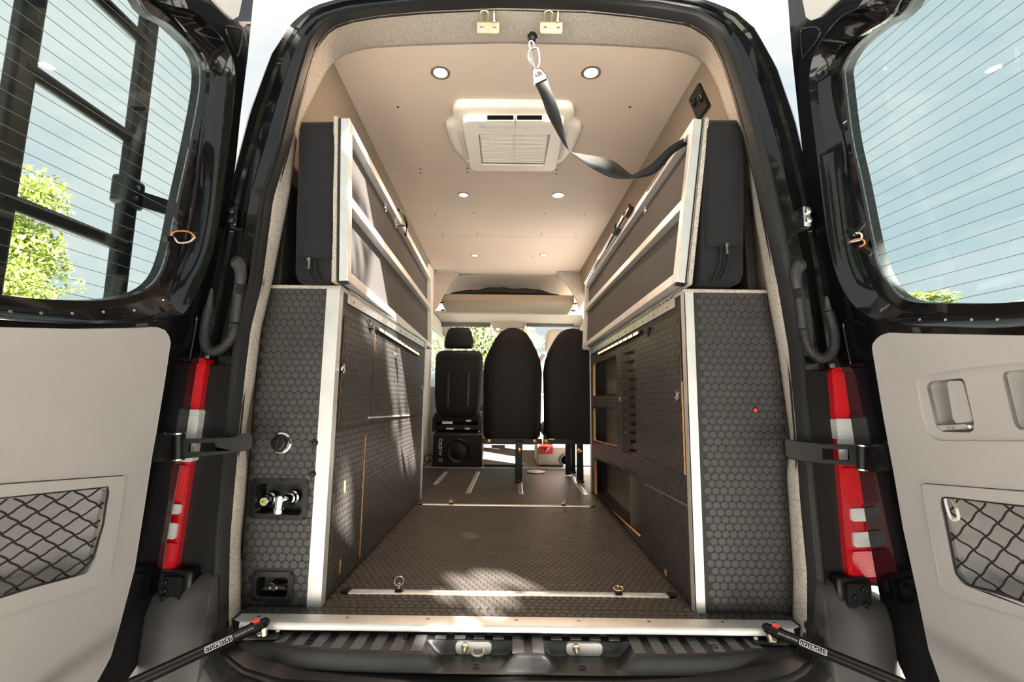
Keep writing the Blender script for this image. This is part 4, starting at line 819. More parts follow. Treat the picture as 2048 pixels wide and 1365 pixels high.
# ---- air conditioner
ac = thing('air_conditioner', (-.03, .72, CZ), 'white ceiling air conditioner with slatted intake grille', 'air conditioner')
base = rnd([(-.285, .455, CZ), (.23, .455, CZ), (.238, .57, CZ), (.285, .61, CZ), (.275, .80, CZ), (.22, .95, CZ), (-.265, .955, CZ), (-.325, .80, CZ), (-.338, .61, CZ), (-.292, .57, CZ)], .05, 5)
cb_ = cen(base); MB().loft([base, [p+V((0, 0, -.018)) for p in base], [p.lerp(cb_, .04)+V((0, 0, -.028)) for p in base], [p.lerp(cb_, .12)+V((0, 0, -.030)) for p in base]], True, False, True).build('base_cover', 'white_plastic', ac, angle=45)
FZ = 1.79; face = rnd([U(*p, 2, FZ) for p in ((925, 243), (1129, 244), (1110, 343), (942, 342))], .04, 6); cf = cen(face)
hole = rnd([U(*p, 2, FZ) for p in ((957, 268), (1101, 269), (1088, 332), (963, 330))], .008, 3)
MB().plate(face, [hole], (0, 0, .008)).build('front_panel', 'white_plastic', ac, bevel=.004, seg=3)
MB().loft([[p+V((0, 0, .006)) for p in face], [cf+(p-cf)*1.03+V((0, 0, .03)) for p in face]]).build('panel_skirt', 'white_plastic', ac, angle=45)
MB().plate([p+V((0, 0, .012)) for p in hole], (), (0, 0, .002)).build('intake_back', 'cab_cream', ac)
x0 = max(hole, key=lambda p: -p.x).x+.004; x1 = max(hole, key=lambda p: p.x).x-.012; y0 = min(p.y for p in hole)+.005; y1 = max(p.y for p in hole)-.022
x0 += .006
gr = MB().box(((x0+x1)/2-.002, y0, FZ+.0005), ((x0+x1)/2+.002, y1, FZ+.004)).build('grille_spine', 'white_plastic', ac)
sl = None
for i in range(23):
    y = y0+(y1-y0)*(i+.5)/23
    if sl is None: sl = MB().obox(((x0+x1)/2, 0, 0), ((x1-x0)/2, 0, 0), (0, .0033, .0012), (0, -.0004, .0012)).build('grille_slat', 'white_plastic', ac); sl.location = (0, y, FZ+.004); 
    else: o = sl.copy(); col.objects.link(o); o.parent = ac; o.location = (0, y, FZ+.004)
for o in [c for c in ac.children if c.name.startswith('grille_slat')]: o.location = (0, o.location.y, o.location.z)
for a, b in ((974.5, 1027), (1034, 1084)):
    q = UL([(a, 231), (b, 231), (b, 240), (a, 240)], 1, .495); f = MB().plate([q[0]+V((-.004, 0, .004)), q[1]+V((.004, 0, .004)), q[2]+V((.004, 0, -.004)), q[3]+V((-.004, 0, -.004))], (), (0, .04, 0)).build('outlet_frame', 'white_plastic', ac)
    MB().plate([p+V((0, -.001, 0)) for p in q], (), (0, .02, 0)).build('outlet_slot', 'dark_void', ac, f)
for s, px in ((-1, ((918, 262), (932, 318))), (1, ((1132, 262), (1119, 318)))):
    for k in (0, 5, 10):
        A = U(px[0][0]+s*-k*.9+s*3, px[0][1]+k*.3, 2, CZ-.031); B = U(px[1][0]-s*k*.9+s*3, px[1][1]+k*.3, 2, CZ-.031); MB().bar(A, B, .004, XV, .003).build('side_louvre', 'cab_cream', ac)
for k_, (a_x, w_) in enumerate(((960.5, 3), (966, 3), (971.5, 2))): MB().obox(U(a_x, 255, 2, FZ-.0003), (w_*.0011, 0, 0), (0, .0018, 0), (0, 0, .0003)).build('maker_mark', 'blue_print', ac)
MB().obox(U(964, 251.5, 2, FZ-.0003), (.006, 0, 0), (0, .0025, 0), (0, 0, .0003)).build('maker_mark', 'blue_print', ac)
MB().lathe(U(1053, 257, 2, FZ), -ZV, [(0, .004), (.0008, .004)], 12).build('sensor', 'cab_cream', ac)
# ---- door strikers on the header
for px, lb_ in ((976, 'zinc latch striker on the header, farther from the swivel anchor'), (1103, 'zinc latch striker on the header, right next to the swivel anchor')):
    c = U(px, 50, 1, .02); t = thing('door_striker', c, lb_, 'latch', 'latch strikers on the header')
    pl = rnd([c+V((-.036, 0, .012)), c+V((.036, 0, .012)), c+V((.036, .012, -.018)), c+V((-.036, .012, -.018))], .006); MB().plate(pl, (), (0, .004, .001)).build('plate', 'zinc', t, bevel=.001)
    MB().plate([c+V((-.036, 0, .012)), c+V((.036, 0, .012)), c+V((.036, .035, .022)), c+V((-.036, .035, .022))], (), (0, .001, -.003)).build('plate_top', 'zinc', t)
    MB().tube(smooth([c+V((-.022, -.0, .014)), c+V((-.022, -.018, .024)), c+V((-.018, -.024, .028)), c+V((-.004, -.024, .028)), c+V((.0, -.018, .024)), c+V((.0, 0, .014))], 4), .0045, 10).build('loop', 'zinc', t)
    MB().lathe(c+V((.02, 0, .012)), V((0, -.7, .7)), [(0, .007), (.003, .007), (.004, .0045), (.022, .004), (.030, .0015)], 12).build('guide_pin', 'zinc', t)
    for dx in (-.021, .021): MB().lathe(c+V((dx, .006, -.008)), V((0, -1, -.3)), [(-.002, .0065), (.004, .006), (.005, .003)], 12).build('bolt', 'steel', t)
# ---- strap with its swivel anchor
an = thing('swivel_anchor', U(1065, 72, 1, .06), 'black swivel anchor stud on the fabric header', 'anchor')
c = U(1065, 72, 1, .06); MB().lathe(c+V((0, .02, .012)), V((0, -.75, -.65)), [(0, .014), (.012, .016), (.022, .017), (.030, .012), (.034, .006), (.040, .006)], 20).build('stud', 'plastic_black', an)
e = U(1063, 90, 1, .03); MB().tube([e+V((.008*math.cos(a), .004*math.cos(a), .014*math.sin(a))) for a in np.linspace(0, 2*math.pi, 19)[:-1]], .0025, 8, True).build('eye_ring', 'steel', an)
cb2 = thing('strap_carabiner', U(1068, 118, 1, .03), 'steel snap hook hanging from the swivel anchor', 'carabiner')
MB().tube(smooth(UL([(1062, 98), (1071, 96), (1076, 102), (1078, 125), (1074, 137), (1069, 137), (1058, 116), (1057, 106)], 1, .03), 5, True), .0035, 8, True).build('hook_body', 'steel', cb2)
MB().tube(UL([(1059, 103), (1069, 133)], 1, .027), .0024, 6).build('gate', 'steel', cb2)
sp = thing('tie_strap', U(1250, 350, 1, .10), 'black webbing strap twisting from the ceiling hook to the bed', 'strap')
LE = [(1069, 166), (1082, 194), (1094, 228), (1109, 257), (1126, 286.5), (1138.3, 301.5), (1156, 315), (1181, 334), (1204, 347), (1225, 355), (1250, 357.5), (1286, 355), (1316, 343), (1347, 308), (1374, 290)]
RE = [(1095, 156), (1101, 179), (1111.5, 204), (1121, 234), (1129, 266.6), (1139.7, 300.5), (1163, 308), (1204, 315), (1228, 323), (1246, 336), (1262, 348.5), (1272, 347), (1303, 327.5), (1338, 294.5), (1378, 270)]
def yst(i): return .03+.10*(i/14)
tw = [0, .01, .015, .012, .006, 0, -.012, -.02, -.02, -.014, -.004, .008, .01, .008, 0]
le = smooth([U(*LE[i], 1, yst(i)+tw[i]) for i in range(15)], 6); re = smooth([U(*RE[i], 1, yst(i)-tw[i]) for i in range(15)], 6)
m = MB().loft([le, [a.lerp(b, .5) for a, b in zip(le, re)], re], False); o = m.build('webbing', 'webbing', sp, angle=80); sm = o.modifiers.new('thick', 'SOLIDIFY'); sm.thickness = .002
q = UL([(1066, 138), (1082, 137), (1093, 150), (1094, 157), (1069, 167), (1067, 155)], 1, .027); MB().plate(q, [[cen(q)+(p-cen(q))*.35+V((0, 0, .006)) for p in q]], (0, .006, 0)).build('end_buckle', 'steel', sp, bevel=.002)
# ---- outlet on the right wall
oq = [(1377, 200), (1397, 165), (1414, 212), (1394, 240)]; n_ = V((-1, 0, -.12)).normalized(); O_ = V((.672, .3, 1.80)); ot = thing('wall_outlet', UP(1395, 203, O_, n_), 'black twin power outlet high on the fabric wall', 'outlet')
pts = [UP(*p, O_, n_) for p in oq]; MB().plate(rnd(pts, .008), (), -n_*.02).build('plate', 'plastic_black', ot, bevel=.002)
for p in ((1388, 206), (1402, 196)): MB().lathe(UP(*p, O_, n_), n_, [(0, .016), (.006, .016), (.008, .012), (.004, .010)], 16).build('socket', 'plastic_black', ot)
MB().lathe(UP(1402, 190, O_, n_)+n_*.004, n_, [(0, .003), (.002, .002)], 8).build('pilot_light', 'red_led', ot)
# ================================================================== FLOOR TRACKS
def track(A, B, label, group, caps=True, holes=True):
    A = V(A); B = V(B); d = (B-A).normalized(); sd = V((-d.y, d.x, 0)); t = thing('cargo_track', (A+B)/2, label, 'track', group); W, Hh = .017, .0042
    P = [(-W, 0), (-W+.003, Hh*.7), (-.0095, Hh), (-.0085, Hh), (-.0085, .001), (.0085, .001), (.0085, Hh), (.0095, Hh), (W-.003, Hh*.7), (W, 0)]
    MB().loft([[q+sd*a+V((0, 0, b)) for a, b in P] for q in (A, B)], True, True, True).build('rail', 'aluminium', t, angle=25)
    n = int((B-A).length/.0254); me = None
    for i in range(n if holes else 0):
        c = A+d*(.0254*(i+.5))
        if me is None: o = MB().obox((0, 0, 0), d*.0058, sd*.0086, V((0, 0, .0016))).build('lock_tooth', 'aluminium', t); me = o.data
        else: o = bpy.data.objects.new('lock_tooth', me); col.objects.link(o); o.parent = t
        o.location = c+V((0, 0, .0024))-t.location
    if caps:
        for q, s in ((A, -1), (B, 1)): MB().plate([q+sd*a+d*s*b+V((0, 0, .0002)) for a, b in ((-.018, 0), (-.017, .016), (-.009, .026), (.009, .026), (.017, .016), (.018, 0))], (), (0, 0, .0045)).build('end_cap', 'plastic_black', t, bevel=.0015)
    return t
g = 'aluminium cargo tracks in the floor'
a = U(700, 1184, 2, 0); b = U(1336, 1194, 2, 0); yt = (a.y+b.y)/2; track((a.x, yt, .0008), (b.x, yt, .0008), 'aluminium cargo track across the floor behind the sill trim', g)
a = U(845, 1010.5, 2, 0); b = U(1180, 1013.5, 2, 0); ym = (a.y+b.y)/2; track((a.x, ym, .0008), (b.x, ym, .0008), 'aluminium cargo track across the floor before the passenger bench', g)
for x, y0, y1, lb_ in ((-.292, 1.665, 2.51, 'short lengthwise floor track in front of the subwoofer'), (.043, 1.655, 2.55, 'lengthwise floor track under the bench leg nearer the subwoofer'), (.455, 1.66, 2.55, 'lengthwise floor track under the bench leg beside the vented cabinet'), (-.548, 1.95, 2.5, 'lengthwise floor track against the shower box cabinet side')): track((x, y0, .0008), (x, y1, .0008), lb_, g, False, False)
def ringfit(px, py, z_, y, lb_, up):
    c = U(px, py, 2, .004); c.y = y; t = thing('tie_down_ring', c, lb_, 'tie-down ring', 'tie-down rings on the tracks')
    MB().obox(c+V((0, 0, .004)), (.011, 0, 0), (0, .008, 0), (0, 0, .0035)).build('foot', 'plastic_black', t, bevel=.002); MB().lathe(c+V((0, 0, .006)), ZV, [(0, .006), (.004, .0065), (.006, .005), (.014, .005), (.018, .006), (.020, .003)], 14).build('stud', 'brass', t)
    rr = .014; cc = c+V((0, .0, .018))
    pts = [cc+(V((math.cos(a)*rr, .006*math.sin(a), rr*.85+math.sin(a)*rr*.85)) if up else V((math.cos(a)*rr, -.004+math.sin(a)*rr*.8, .000+.003*math.sin(a)))) for a in np.linspace(0, 2*math.pi, 25)[:-1]]; MB().tube(pts, .002, 8, True).build('ring', 'steel', t)
ringfit(797, 1184, 0, yt, 'tie-down ring standing upright on the track behind the sill trim', True); ringfit(1238, 1191, 0, yt, 'tie-down ring lying flat on the track behind the sill trim', False)
ringfit(902, 1010, 0, ym, 'tie-down ring on the mid-floor track in line with the subwoofer', False); ringfit(1128, 1013, 0, ym, 'tie-down ring on the mid-floor track in line with the red badge', False)
# ================================================================== SEATS AND CAB
def pad(root, name, secs, cx, y, thick, matl='leather', lean=0, n=28, ex=3.2, parent=None):
    loops = []; z0 = secs[0][0]
    for z, hw, k in secs:
        L = []
        for i in range(n):
            a = 2*math.pi*i/n; c_, s_ = math.cos(a), math.sin(a); L.append(V((cx+hw*math.copysign(abs(c_)**(2/ex), c_), y+lean*(z-z0)+thick*k*math.copysign(abs(s_)**(2/ex), s_), z)))
        loops.append(L)
    return MB().loft(loops, True, True, True).build(name, matl, root, angle=60, parent=parent)
def zpx(py, y): return U(1024, py, 1, y).z
YB_ = 2.16; sc_ = (YB_+1.3154)*.99/910
SEC = [(881, 50), (876, 54), (868, 56.5), (857, 58.5), (855, 57.3), (853, 58.5), (800, 59), (791, 59.5), (789, 58.3), (787, 59.5), (745, 60.7), (720, 57), (700, 49.5), (680, 39), (668, 31), (660, 23), (656, 14), (655, 6)]
bsec = [(zpx(py, YB_), hw*sc_, .55 if hw < 25 else (.85 if hw < 45 else 1)) for py, hw in SEC]
bench = []
for px, lb_ in ((1024.5, 'black leather bench seat in front of the floor tracks, subwoofer side'), (1147, 'black leather bench seat partly behind the vented cabinet')):
    cx = U(px, 800, 1, YB_).x; t = thing('bench_seat', (cx, YB_, 0), lb_, 'seat', 'black passenger seats'); bench.append(t)
    pad(t, 'backrest', bsec, cx, YB_+.06, .06); z0 = zpx(881, YB_)
    MB().box((cx-.22, YB_+.05, z0-.0), (cx+.22, YB_+.55, z0+.12)).build('seat_cushion', 'leather', t, bevel=.04, seg=4)
    zf = zpx(888, YB_); MB().box((cx-.228, YB_-.0, zf), (cx+.228, YB_+.04, z0+.01)).build('frame_bar', 'plastic_black', t, bevel=.004)
    MB().box((cx-.20, YB_+.40, zf), (cx+.20, YB_+.44, z0+.01)).build('frame_bar', 'plastic_black', t)
    lx = U(1038, 930, 1, 2.09).x if px < 1100 else U(1160, 930, 1, 2.09).x
    for y in (2.09, 2.09+.42):
        MB().box((lx-.024, y-.015, .012), (lx+.024, y+.015, zf+.02)).build('leg', 'plastic_black', t, bevel=.003); MB().box((lx-.026, y-.045, .006), (lx+.026, y+.03, .022)).build('foot', 'plastic_black', t, bevel=.005)
    if px > 1100: MB().box((lx-.075, 2.35, .012), (lx-.03, 2.38, zf+.02)).build('leg', 'plastic_black', t, bevel=.003)
    for bx, by in (((978, 884), (1069, 884), (1039, 901)) if px < 1100 else ((1092, 884), (1158, 902))): MB().lathe(U(bx, by, 1, 2.072 if by > 890 else YB_-.002), -YV, [(-.004, .016), (.004, .016), (.008, .010), (.010, .006)], 16).build('bolt', 'brass', t)
    if px > 1100: MB().obox(U(1103, 879, 1, YB_-.004), (.022, 0, 0), (0, .002, 0), (0, 0, .004)).build('tag', 'white_print', t)
YD = 2.93; sd_ = (YD+1.3154)*.99/910
drv = thing('driver_seat', (U(915, 800, 1, YD).x, YD, 0), 'black driver seat with separate headrest above the subwoofer', 'seat', 'black passenger seats'); del drv['group']
cx = U(915, 800, 1, YD).x
pad(drv, 'backrest', [(zpx(py, YD), hw*sd_, k) for py, hw, k in ((838, 36, .8), (830, 42, 1), (815, 46, 1), (790, 48, 1), (750, 49, 1), (725, 49, 1), (722, 48, .95), (719, 49, 1), (710, 47, .95), (704, 42, .8), (702, 34, .5))], cx, YD+.07, .07)
for s in (-1, 1): MB().tube([V((cx+s*.09, YD-.002, zpx(y, YD))) for y in (745, 780, 815)], .016, 10, rf=lambda k: .02-.012*abs(k-.5)).build('back_moulding', 'plastic_black', drv)
hx = U(916.5, 675, 1, YD).x
pad(drv, 'headrest', [(zpx(py, YD), hw*sd_, k) for py, hw, k in ((697, 27, .6), (694, 30, 1), (685, 30.5, 1), (672, 28, 1), (661, 24, .9), (656, 20, .7), (654, 12, .3))], hx, YD+.08, .05)
for s in (-.075, .075): MB().cyl((hx+s, YD+.08, zpx(704, YD)), (hx+s, YD+.08, zpx(694, YD)), .006, n=10).build('headrest_post', 'steel', drv)
MB().box((cx-.22, YD+.02, zpx(838, YD)-.06), (cx+.22, YD+.55, zpx(838, YD)+.05)).build('seat_cushion', 'leather', drv, bevel=.03, seg=3)
MB().box((cx-.2, YD+.05, .30), (cx+.2, YD+.5, .36)).build('seat_base', 'plastic_black', drv, bevel=.01); MB().box((cx-.22, YD+.1, .005), (cx+.22, YD+.5, .30)).build('pedestal', 'plastic_black', drv, bevel=.01)
for s in (-1, 1): MB().bar((cx+s*.21, YD+.02, zpx(866, YD)), (cx+s*.21, YD+.02, zpx(836, YD)), .03, XV, .05).build('side_bracket', 'plastic_black', drv)
for bx, by in ((872, 863), (872, 868), (958, 864), (958, 869)): MB().lathe(U(bx, by, 1, 2.80), -YV, [(0, .006), (.004, .004)], 8).build('bolt', 'steel', drv)
for q in ((895, 846, 20, 5), (937, 842, 10, 3), (900, 858, 14, 3), (935, 858, 10, 3)): MB().obox(U(q[0], q[1], 1, YD+.01), (q[2]*.5*sd_, 0, 0), (0, .01, 0), (0, 0, q[3]*.5*sd_)).build('spring_part', 'aluminium_satin', drv)
YS = 2.76; sw = thing('subwoofer', U(914, 936, 1, YS), 'black subwoofer box with a round cone and white lettering', 'speaker')
p0 = U(864, 936, 1, YS); p1 = U(965, 869, 1, YS); MB().box((p0.x, YS, .004), (p1.x, YS+.165, p1.z)).build('enclosure', 'satin_black', sw, bevel=.012, seg=3)
c = U(916, 902.5, 1, YS); MB().lathe(c, -YV, [(0, .108), (.010, .106), (.013, .098), (.006, .085), (.004, .070), (.012, .045), (.014, .02), (.014, .001)], 36).build('cone', 'plastic_black', sw)
text('AUDIO', U(881, 894.5, 1, YS-.0006), (0, 0, 1), (-1, 0, 0), .042, 'white_print', 'lettering', sw, depth=.0006, spread=1.12); text('JL', U(881, 920, 1, YS-.0006), (0, 0, 1), (-1, 0, 0), .042, 'white_print', 'lettering', sw, depth=.0006, spread=1.12)
pb = thing('passenger_seat', (.35, 3.05, 0), 'cream passenger seat with a red badge on its pedestal', 'seat')
q0 = U(1074, 938, 1, 2.9); q1 = U(1215, 870, 1, 2.9); MB().box((q0.x, 2.9, .004), (q1.x+.02, 3.4, q1.z)).build('pedestal', 'cab_cream', pb, bevel=.012)
bd = MB().plate(rnd(UL([(1079, 884), (1106, 884), (1106, 909), (1078, 909)], 1, 2.893), .008), (), (0, .008, 0)).build('badge', 'red_plate', pb, bevel=.002)
MB().plate(UL([(1092, 903), (1091, 906), (1102, 895), (1097, 895)], 1, 2.892), (), (0, .001, 0)).build('badge_mark', 'white_print', pb, bd)
for l in ([(1083, 893.5), (1092, 893.5), (1091.5, 900)], [(1083.5, 896.5), (1089, 897.5), (1089.5, 902.5)]): MB().tube(UL(l, 1, 2.892), .0035, 6).build('badge_mark', 'lens_rim', pb, bd)
for bx in (1084, 1087.5, 1091, 1096, 1099.5, 1103): MB().obox(U(bx, 890, 1, 2.892), (.0055, 0, 0), (0, .0008, 0), (0, 0, .006)).build('badge_letter', 'lens_rim', pb, bd)
c = U(1131, 921, 1, 2.893); MB().lathe(c, -YV, [(-.004, .055), (.006, .055), (.010, .048), (.002, .042), (-.004, .038)], 28).build('round_port', 'cab_grey', pb)
hx = U(1113, 678, 1, 3.25).x; s3 = 4.55/910
pad(pb, 'headrest', [(zpx(py, 3.25), hw*s3, k) for py, hw, k in ((702, 24, .6), (699, 27, 1), (685, 27, 1), (668, 24, .9), (660, 20, .6), (657, 12, .3))], hx+.02, 3.3, .05, 'cab_cream')
pad(pb, 'backrest', [(zpx(py, 3.25), hw*s3, k) for py, hw, k in ((860, 44, .9), (840, 47, 1), (760, 47, 1), (720, 45, .9), (708, 38, .5))], hx+.04, 3.32, .06, 'cab_cream')
MB().box((hx-.2, 3.3, .30), (hx+.26, 3.8, .46)).build('seat_cushion', 'cab_cream', pb, bevel=.03)
pd = thing('floor_disc', U(1072, 945, 2, .006), 'flat pale disc lying on the floor by the bench', 'disc'); MB().lathe(U(1072, 945, 2, .004), ZV, [(0, .075), (.006, .075), (.010, .06), (.012, .01)], 24).build('disc', 'trim_white', pd)
cbl = thing('cable_loop', U(857, 925, 1, 2.74), 'thin black cable loop beside the subwoofer', 'cable'); cc = U(857, 917, 1, 2.74); MB().tube(smooth([cc+V((.035, .02, .0)), cc+V((.01, 0, .03)), cc+V((-.03, 0, .012)), cc+V((-.028, 0, -.025)), cc+V((.004, 0, -.032)), cc+V((.02, 0, -.01))], 5), .005, 8).build('cable', 'plastic_black', cbl)
# ---- cab shell
cab = body
MB().box((-.93, FE, -.05), (.93, 4.75, -.004)).build('cab_floor', 'cab_carpet', cab); MB().box((-.86, FE-.006, -.01), (.86, FE+.02, .006)).build('floor_strip', 'aluminium', cab)
q = UL([(968, 931), (1046, 932), (1046, 936), (974, 936)], 2, .001); MB().plate(q, (), (0, 0, .008)).build('step_grille', 'dark_void', cab)
for s, x in ((-1, -.88), (1, .80)):
    MB().box((min(x, x+s*.05), 3.05, 0), (max(x, x+s*.05), 3.24, 1.55)).build('b_pillar', 'cab_cream', cab, bevel=.015)
    MB().box((min(x, x+s*.05), 3.24, 0), (max(x, x+s*.05), 4.7, .72)).build('cab_door', 'cab_grey', cab, bevel=.01)
    MB().box((min(x, x+s*.05), 3.24, 1.36), (max(x, x+s*.05), 4.6, 1.55)).build('roof_rail', 'cab_cream', cab)
    MB().bar((x, 4.75, .72), (x*.93, 4.25, 1.5), .09, XV, .07).build('a_pillar', 'cab_cream', cab)
    MB().box((min(x, x+s*.012)+s*.02, 3.24, .72), (max(x, x+s*.012)+s*.02, 4.6, 1.36)).build('side_glass', 'cab_glass', cab)
MB().box((-.9, 2.72, 0), (-.80, 3.06, 1.85)).build('side_trim', 'trim_white', cab, bevel=.01)
MB().hexa([(-.86, 4.3, .5), (.86, 4.3, .5), (.86, 4.8, .5), (-.86, 4.8, .5), (-.86, 4.34, .80), (.86, 4.34, .80), (.86, 4.8, .86), (-.86, 4.8, .86)]).build('dashboard', 'cab_grey', cab, bevel=.03)
MB().box((-.86, 4.78, 0), (.86, 4.84, .85)).build('firewall', 'cab_grey', cab)
MB().hexa([(-.86, 4.84, .82), (.86, 4.84, .82), (.86, 4.83, .82), (-.86, 4.83, .82), (-.78, 4.27, 1.5), (.78, 4.27, 1.5), (.78, 4.26, 1.5), (-.78, 4.26, 1.5)]).build('windshield', 'cab_glass', cab)
MB().box((-.86, 3.5, 1.50), (.86, 4.3, 1.53)).build('headliner', 'headliner', cab)
for a, b in (((884, 630), (980, 655)), ((1052, 630), (1148, 655))):
    A = U(*a, 1, 4.1); B = U(*b, 1, 4.1); MB().box((A.x, 4.08, B.z), (B.x, 4.12, A.z)).build('sun_visor', 'cab_grey', cab, bevel=.012)
q = UL([(981, 631), (1053, 631), (1047, 657), (988, 657)], 1, 4.0); MB().plate(q, (), (0, .2, 0)).build('overhead_console', 'headliner', cab, bevel=.012); MB().obox(U(996, 659, 1, 3.98), (.02, 0, 0), (0, .01, 0), (0, 0, .01)).build('map_light', 'led', cab)
# arch gussets, roof cap, shelf, bag
for P in ([(876, 545.5), (918, 545.5), (904, 559), (893, 574), (884, 592), (876, 610), (866, 624), (858, 640), (858, 560)], [(1117, 544.6), (1156, 545.5), (1176, 556), (1182, 600), (1180, 645), (1168.7, 641), (1153, 599), (1142, 580), (1128, 562), (1117, 553)]): MB().plate(UL(P, 1, 3.04), (), (0, .03, 0)).build('arch_gusset', 'fabric', cab, bevel=.006)
MB().loft([[V((x, y, z-.06*(x/.8)**4)) for x in np.linspace(-.78, .74, 21)] for y, z in ((3.18, 1.85), (3.35, 1.84), (3.6, 1.80), (3.9, 1.76), (4.2, 1.70))], False).build('roof_cap', 'headliner', cab, angle=80)
sh = thing('overhead_shelf', (-.08, 3.3, 1.53), 'beige fabric overhead shelf across the van above the seats', 'shelf')
l = U(882, 588, 1, 3.1); r_ = U(1148, 590, 1, 3.1); zt = l.z; zb2 = U(1015, 603, 1, 3.1).z
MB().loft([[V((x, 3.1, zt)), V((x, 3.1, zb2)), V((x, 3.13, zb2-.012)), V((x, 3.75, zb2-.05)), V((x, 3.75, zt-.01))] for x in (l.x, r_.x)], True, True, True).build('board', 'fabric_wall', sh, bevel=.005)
for px, py in ((884, 606), (886, 621), (1150, 608), (1146, 622)): MB().obox(U(px, py, 1, 3.09), (.02, 0, 0), (0, .015, 0), (0, 0, .006)).build('shelf_bracket', 'plastic_black', sh, bevel=.003)
bagp = thing('duffel_bag', (-.05, 3.35, zt), 'dark flat bag lying on the overhead shelf', 'bag'); xs_ = np.linspace(U(893, 580, 1, 3.2).x, U(1128, 580, 1, 3.2).x, 26); loops = []
for i, x in enumerate(xs_):
    k = i/25; h = .12*math.sin(math.pi*min(1, max(0.02, k*.98+.01)))**.4+.008*math.sin(k*19)+.006*math.sin(k*41); dpt = .17*math.sin(math.pi*(k*.96+.02))**.3
    loops.append([V((x+.004*math.sin(j*3+i), 3.36+dpt*math.cos(2*math.pi*j/16), zt+.001+h*.5+h*.5*math.sin(2*math.pi*j/16))) for j in range(16)])
MB().loft(loops, True, True, True).build('bag_body', 'bag', bagp, angle=80)
# ================================================================== OUTDOORS
struct(MB().add([(-60, -40, -.68), (60, -40, -.68), (60, 80, -.68), (-60, 80, -.68)], [(0, 1, 2, 3)]).build('ground', 'concrete'), 'pale sunlit concrete ground around the van')
def tree(label, cents, n, size, base, matl='leaf', trunk=.16, seed=1):
    r = np.random.RandomState(seed); t = thing('tree', (base[0], base[1], -.68), label, 'tree'); m = MB(); vs_, fs_ = [], []
    for (cx, cy, cz, rr) in cents:
        k = int(n*rr**2/sum(c[3]**2 for c in cents)); d = r.normal(size=(k, 3)); d /= np.linalg.norm(d, axis=1)[:, None]; rad = rr*(r.rand(k)**.45)
        lump = 1+.25*np.sin(d[:, 0]*5+cx)*np.sin(d[:, 2]*6+cz)
        P = np.array([cx, cy, cz])+d*(rad*lump)[:, None]*np.array([1, 1, .85])
        for p in P:
            a = V(r.normal(size=3)).normalized(); b = a.orthogonal().normalized(); s = size*(.6+.8*r.rand()); o = len(vs_); p = V(p)
            vs_ += [p-a*s, p+b*s*.45, p+a*s, p-b*s*.45]; fs_.append((o, o+1, o+2, o+3))
    m.add(vs_, fs_); stuff(m.build('foliage', matl, t))
    tk = MB(); top = V(cents[0][:3]); tk.tube(smooth([V((base[0], base[1], -.68)), V((base[0]+.1, base[1], top.z*.4)), top], 5), trunk, 10, rf=lambda k: trunk*(1.1-.8*k)); tk.build('trunk', 'bark', t)
    for c in cents[1:]:
        st_ = V((base[0]+.08, base[1], top.z*.5)); MB().tube(smooth([st_, st_.lerp(V(c[:3]), .5)+V((0, 0, .15)), V(c[:3])], 4), .05, 7, rf=lambda k: .06*(1.1-.9*k)).build('branch', 'bark', t)
    return t
def far(px, py, depth): return CAM+ray(px, py)*depth
c1 = far(-60, 520, 6.2); c2 = far(55, 390, 6.2); c3 = far(40, 500, 6.4); c4 = far(-20, 570, 6.0)
tree('yellow-green leafy tree seen through the ladder-side door glass', [(c1.x, c1.y, c1.z, 1.0), (c2.x, c2.y, c2.z, .42), (c3.x, c3.y, c3.z, .50), (c4.x, c4.y, c4.z, .55)], 13000, .038, (c1.x-.3, c1.y), seed=3)
c1 = far(1865, 725, 14); cs_ = [(c1.x, c1.y, c1.z, 1.75)]
for px_, py_, rr_ in ((1838, 596, .28), (1866, 592, .26), (1893, 594, .30)): q = far(px_, py_, 14); cs_.append((q.x, q.y, q.z, rr_))
tree('small green treetop seen through the handle-side door glass', cs_, 5000, .085, (c1.x, c1.y), seed=5)
for i, (px, py, dp, rr) in enumerate(((965, 685, 12, 1.3), (905, 690, 18, 1.9), (1010, 715, 25, 2.4))):
    c1 = far(px, py, dp); tree(('green roadside tree seen through the windshield beside the headrest', 'green roadside tree seen through the windshield behind the headrest', 'green roadside tree seen low through the windshield')[i], [(c1.x, c1.y, c1.z, rr), (c1.x+.6, c1.y, c1.z+.7, rr*.6)], 6000, .07, (c1.x, c1.y), 'leaf_far', seed=11+i)
# shade tree behind the photographer: out of view, its crown shaped to pattern the sunlight on the van
E1 = SUN.cross(V((0, 0, 1))).normalized(); E2 = E1.cross(SUN).normalized()      # across the light, up across the light
def ab(p): p = V(p); return p.dot(E1), p.dot(E2)
SUN_GAPS = []                                # openings cut in the crown to place the sun patches: (point reached by the light, radius across, radius up)
for p, ra, rb in ((V((-.54, .32, 1.24)), .20, .32), (V((-.54, .62, .98)), .14, .2), (V((XL, 1.02, .62)), .24, .30), (V((XL, 1.25, .55)), .16, .25), (U(690, 1000, 0, XL), .07, .14), (U(985, 1175, 2, 0), .20, .13), (U(960, 1236, 2, 0), .22, .05), (U(800, 1150, 2, 0), .06, .04), (U(720, 1205, 2, 0), .07, .03),
                  (V((.98, -.03, .3)), .12, .65), (V((1.02, 0, -.3)), .16, .5), (V((1.3, .4, -.6)), .2, .5), (U(640, 290, 1, .04), .03, .03), (U(1085, 160, 1, .04), .12, .06), (U(1200, 330, 1, .1), .10, .05), (U(1040, 1330, 2, -.05), .16, .05)):
    SUN_GAPS.append((*ab(p), ra, rb))
r = np.random.RandomState(77); pts_ = []
lo_a, hi_a, lo_b, hi_b = -1.5, 2.2, -1.6, 2.2
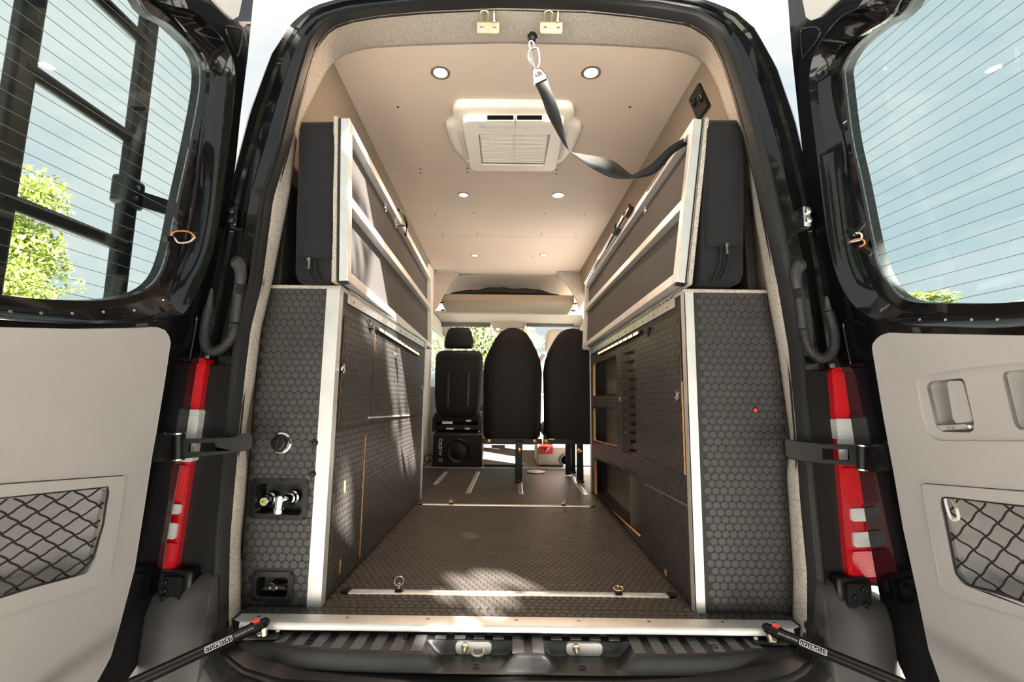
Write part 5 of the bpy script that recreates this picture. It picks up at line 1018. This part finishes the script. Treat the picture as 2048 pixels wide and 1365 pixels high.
cc = [ab(p) for p in ((-1.1, -.9, -.7), (1.1, -.9, -.7), (-1.1, -.9, 1.95), (1.1, -.9, 1.95), (-1.1, 0, -.7), (1.1, 0, 1.95))]
lo_a = min(c[0] for c in cc)-.2; hi_a = max(c[0] for c in cc)+.2; lo_b = min(c[1] for c in cc)-.2; hi_b = max(c[1] for c in cc)+.2
vs_, fs_ = [], []
for i in range(20000):
    a = lo_a+(hi_a-lo_a)*r.rand(); b = lo_b+(hi_b-lo_b)*r.rand(); t_ = 5.6+1.6*r.rand(); sz = .06+.07*r.rand(); n1 = V(r.normal(size=3)).normalized(); n2 = n1.orthogonal().normalized()
    if any(((a-g[0])/g[2])**2+((b-g[1])/g[3])**2 < .9+.35*r.rand() for g in SUN_GAPS) and r.rand() < .985: continue
    p = E1*a+E2*b-SUN*t_; o = len(vs_); vs_ += [p-n1*sz, p+n2*sz*.45, p+n1*sz, p-n2*sz*.45]; fs_.append((o, o+1, o+2, o+3))
streak_twigs = [(-.30, .9, .10), (-.24, .75, -.06), (-.12, .8, .05), (.08, .5, .16), (.2, .4, -.1)]  # thin branches added across the openings to cast streak shadows
sht = thing('tree', (5.6, -6.2, -.68), 'unseen shade tree close behind the open van, crown gapped to place sun patches', 'tree')
stuff(MB().add(vs_, fs_).build('foliage', 'leaf_dark', sht))
for a0, b0, sl_ in streak_twigs: MB().tube(smooth([E1*(a0+sl_*k)+E2*(b0+.45*k)-SUN*(5.6+.2*k) for k in (-1, -.4, .3, 1)], 4), .017, 6).build('streak_twig', 'bark', sht)
pc = E1*((lo_a+hi_a)/2)+E2*((lo_b+hi_b)/2)-SUN*6.6; MB().tube(smooth([V((5.6, -6.2, -.68)), V((5.5, -6.0, 1.5)), V((4.9, -5.6, 3.4)), pc+V((.4, -.6, .5))], 6), .16, 10, rf=lambda k: .17*(1.1-.8*k)).build('trunk', 'bark', sht)
for q in ((.5, .5), (-.8, .4), (.9, -.5), (-.6, -.6)): MB().tube(smooth([V((5.2, -5.8, 2.6)), V((4.8, -5.6, 3.4)).lerp(pc+E1*q[0]+E2*q[1]-SUN*.6, .5), pc+E1*q[0]+E2*q[1]-SUN*.6], 5), .05, 7, rf=lambda k: .06*(1.1-.9*k)).build('branch', 'bark', sht)

# a belt of trees behind the photographer, mirrored dark in the paint
for i, (x, y, r_) in enumerate(((-15, -11, 2.5), (-7.6, -11, 2.5), (-.2, -12, 2.5), (7.2, -13, 2.5), (14.6, -11, 2.5), (-15, -2, 2.5), (15, -2, 2.5))):
    tree(('broad leafy tree at the far left of the belt behind the van', 'tall dense tree beside the broad one behind the van', 'middle tree of the belt behind the van', 'tree next to the middle one behind the van', 'tree at the end of the belt behind the van', 'tree standing off the driver side of the van', 'tree standing off the sliding door side of the van')[i], [(x, y, 3.2, r_), (x+.8, y, 5.0, r_*.6), (x-1, y, 1.2, r_*.7)], 3200, .26, (x, y), 'leaf_dark', .22, seed=40+i)
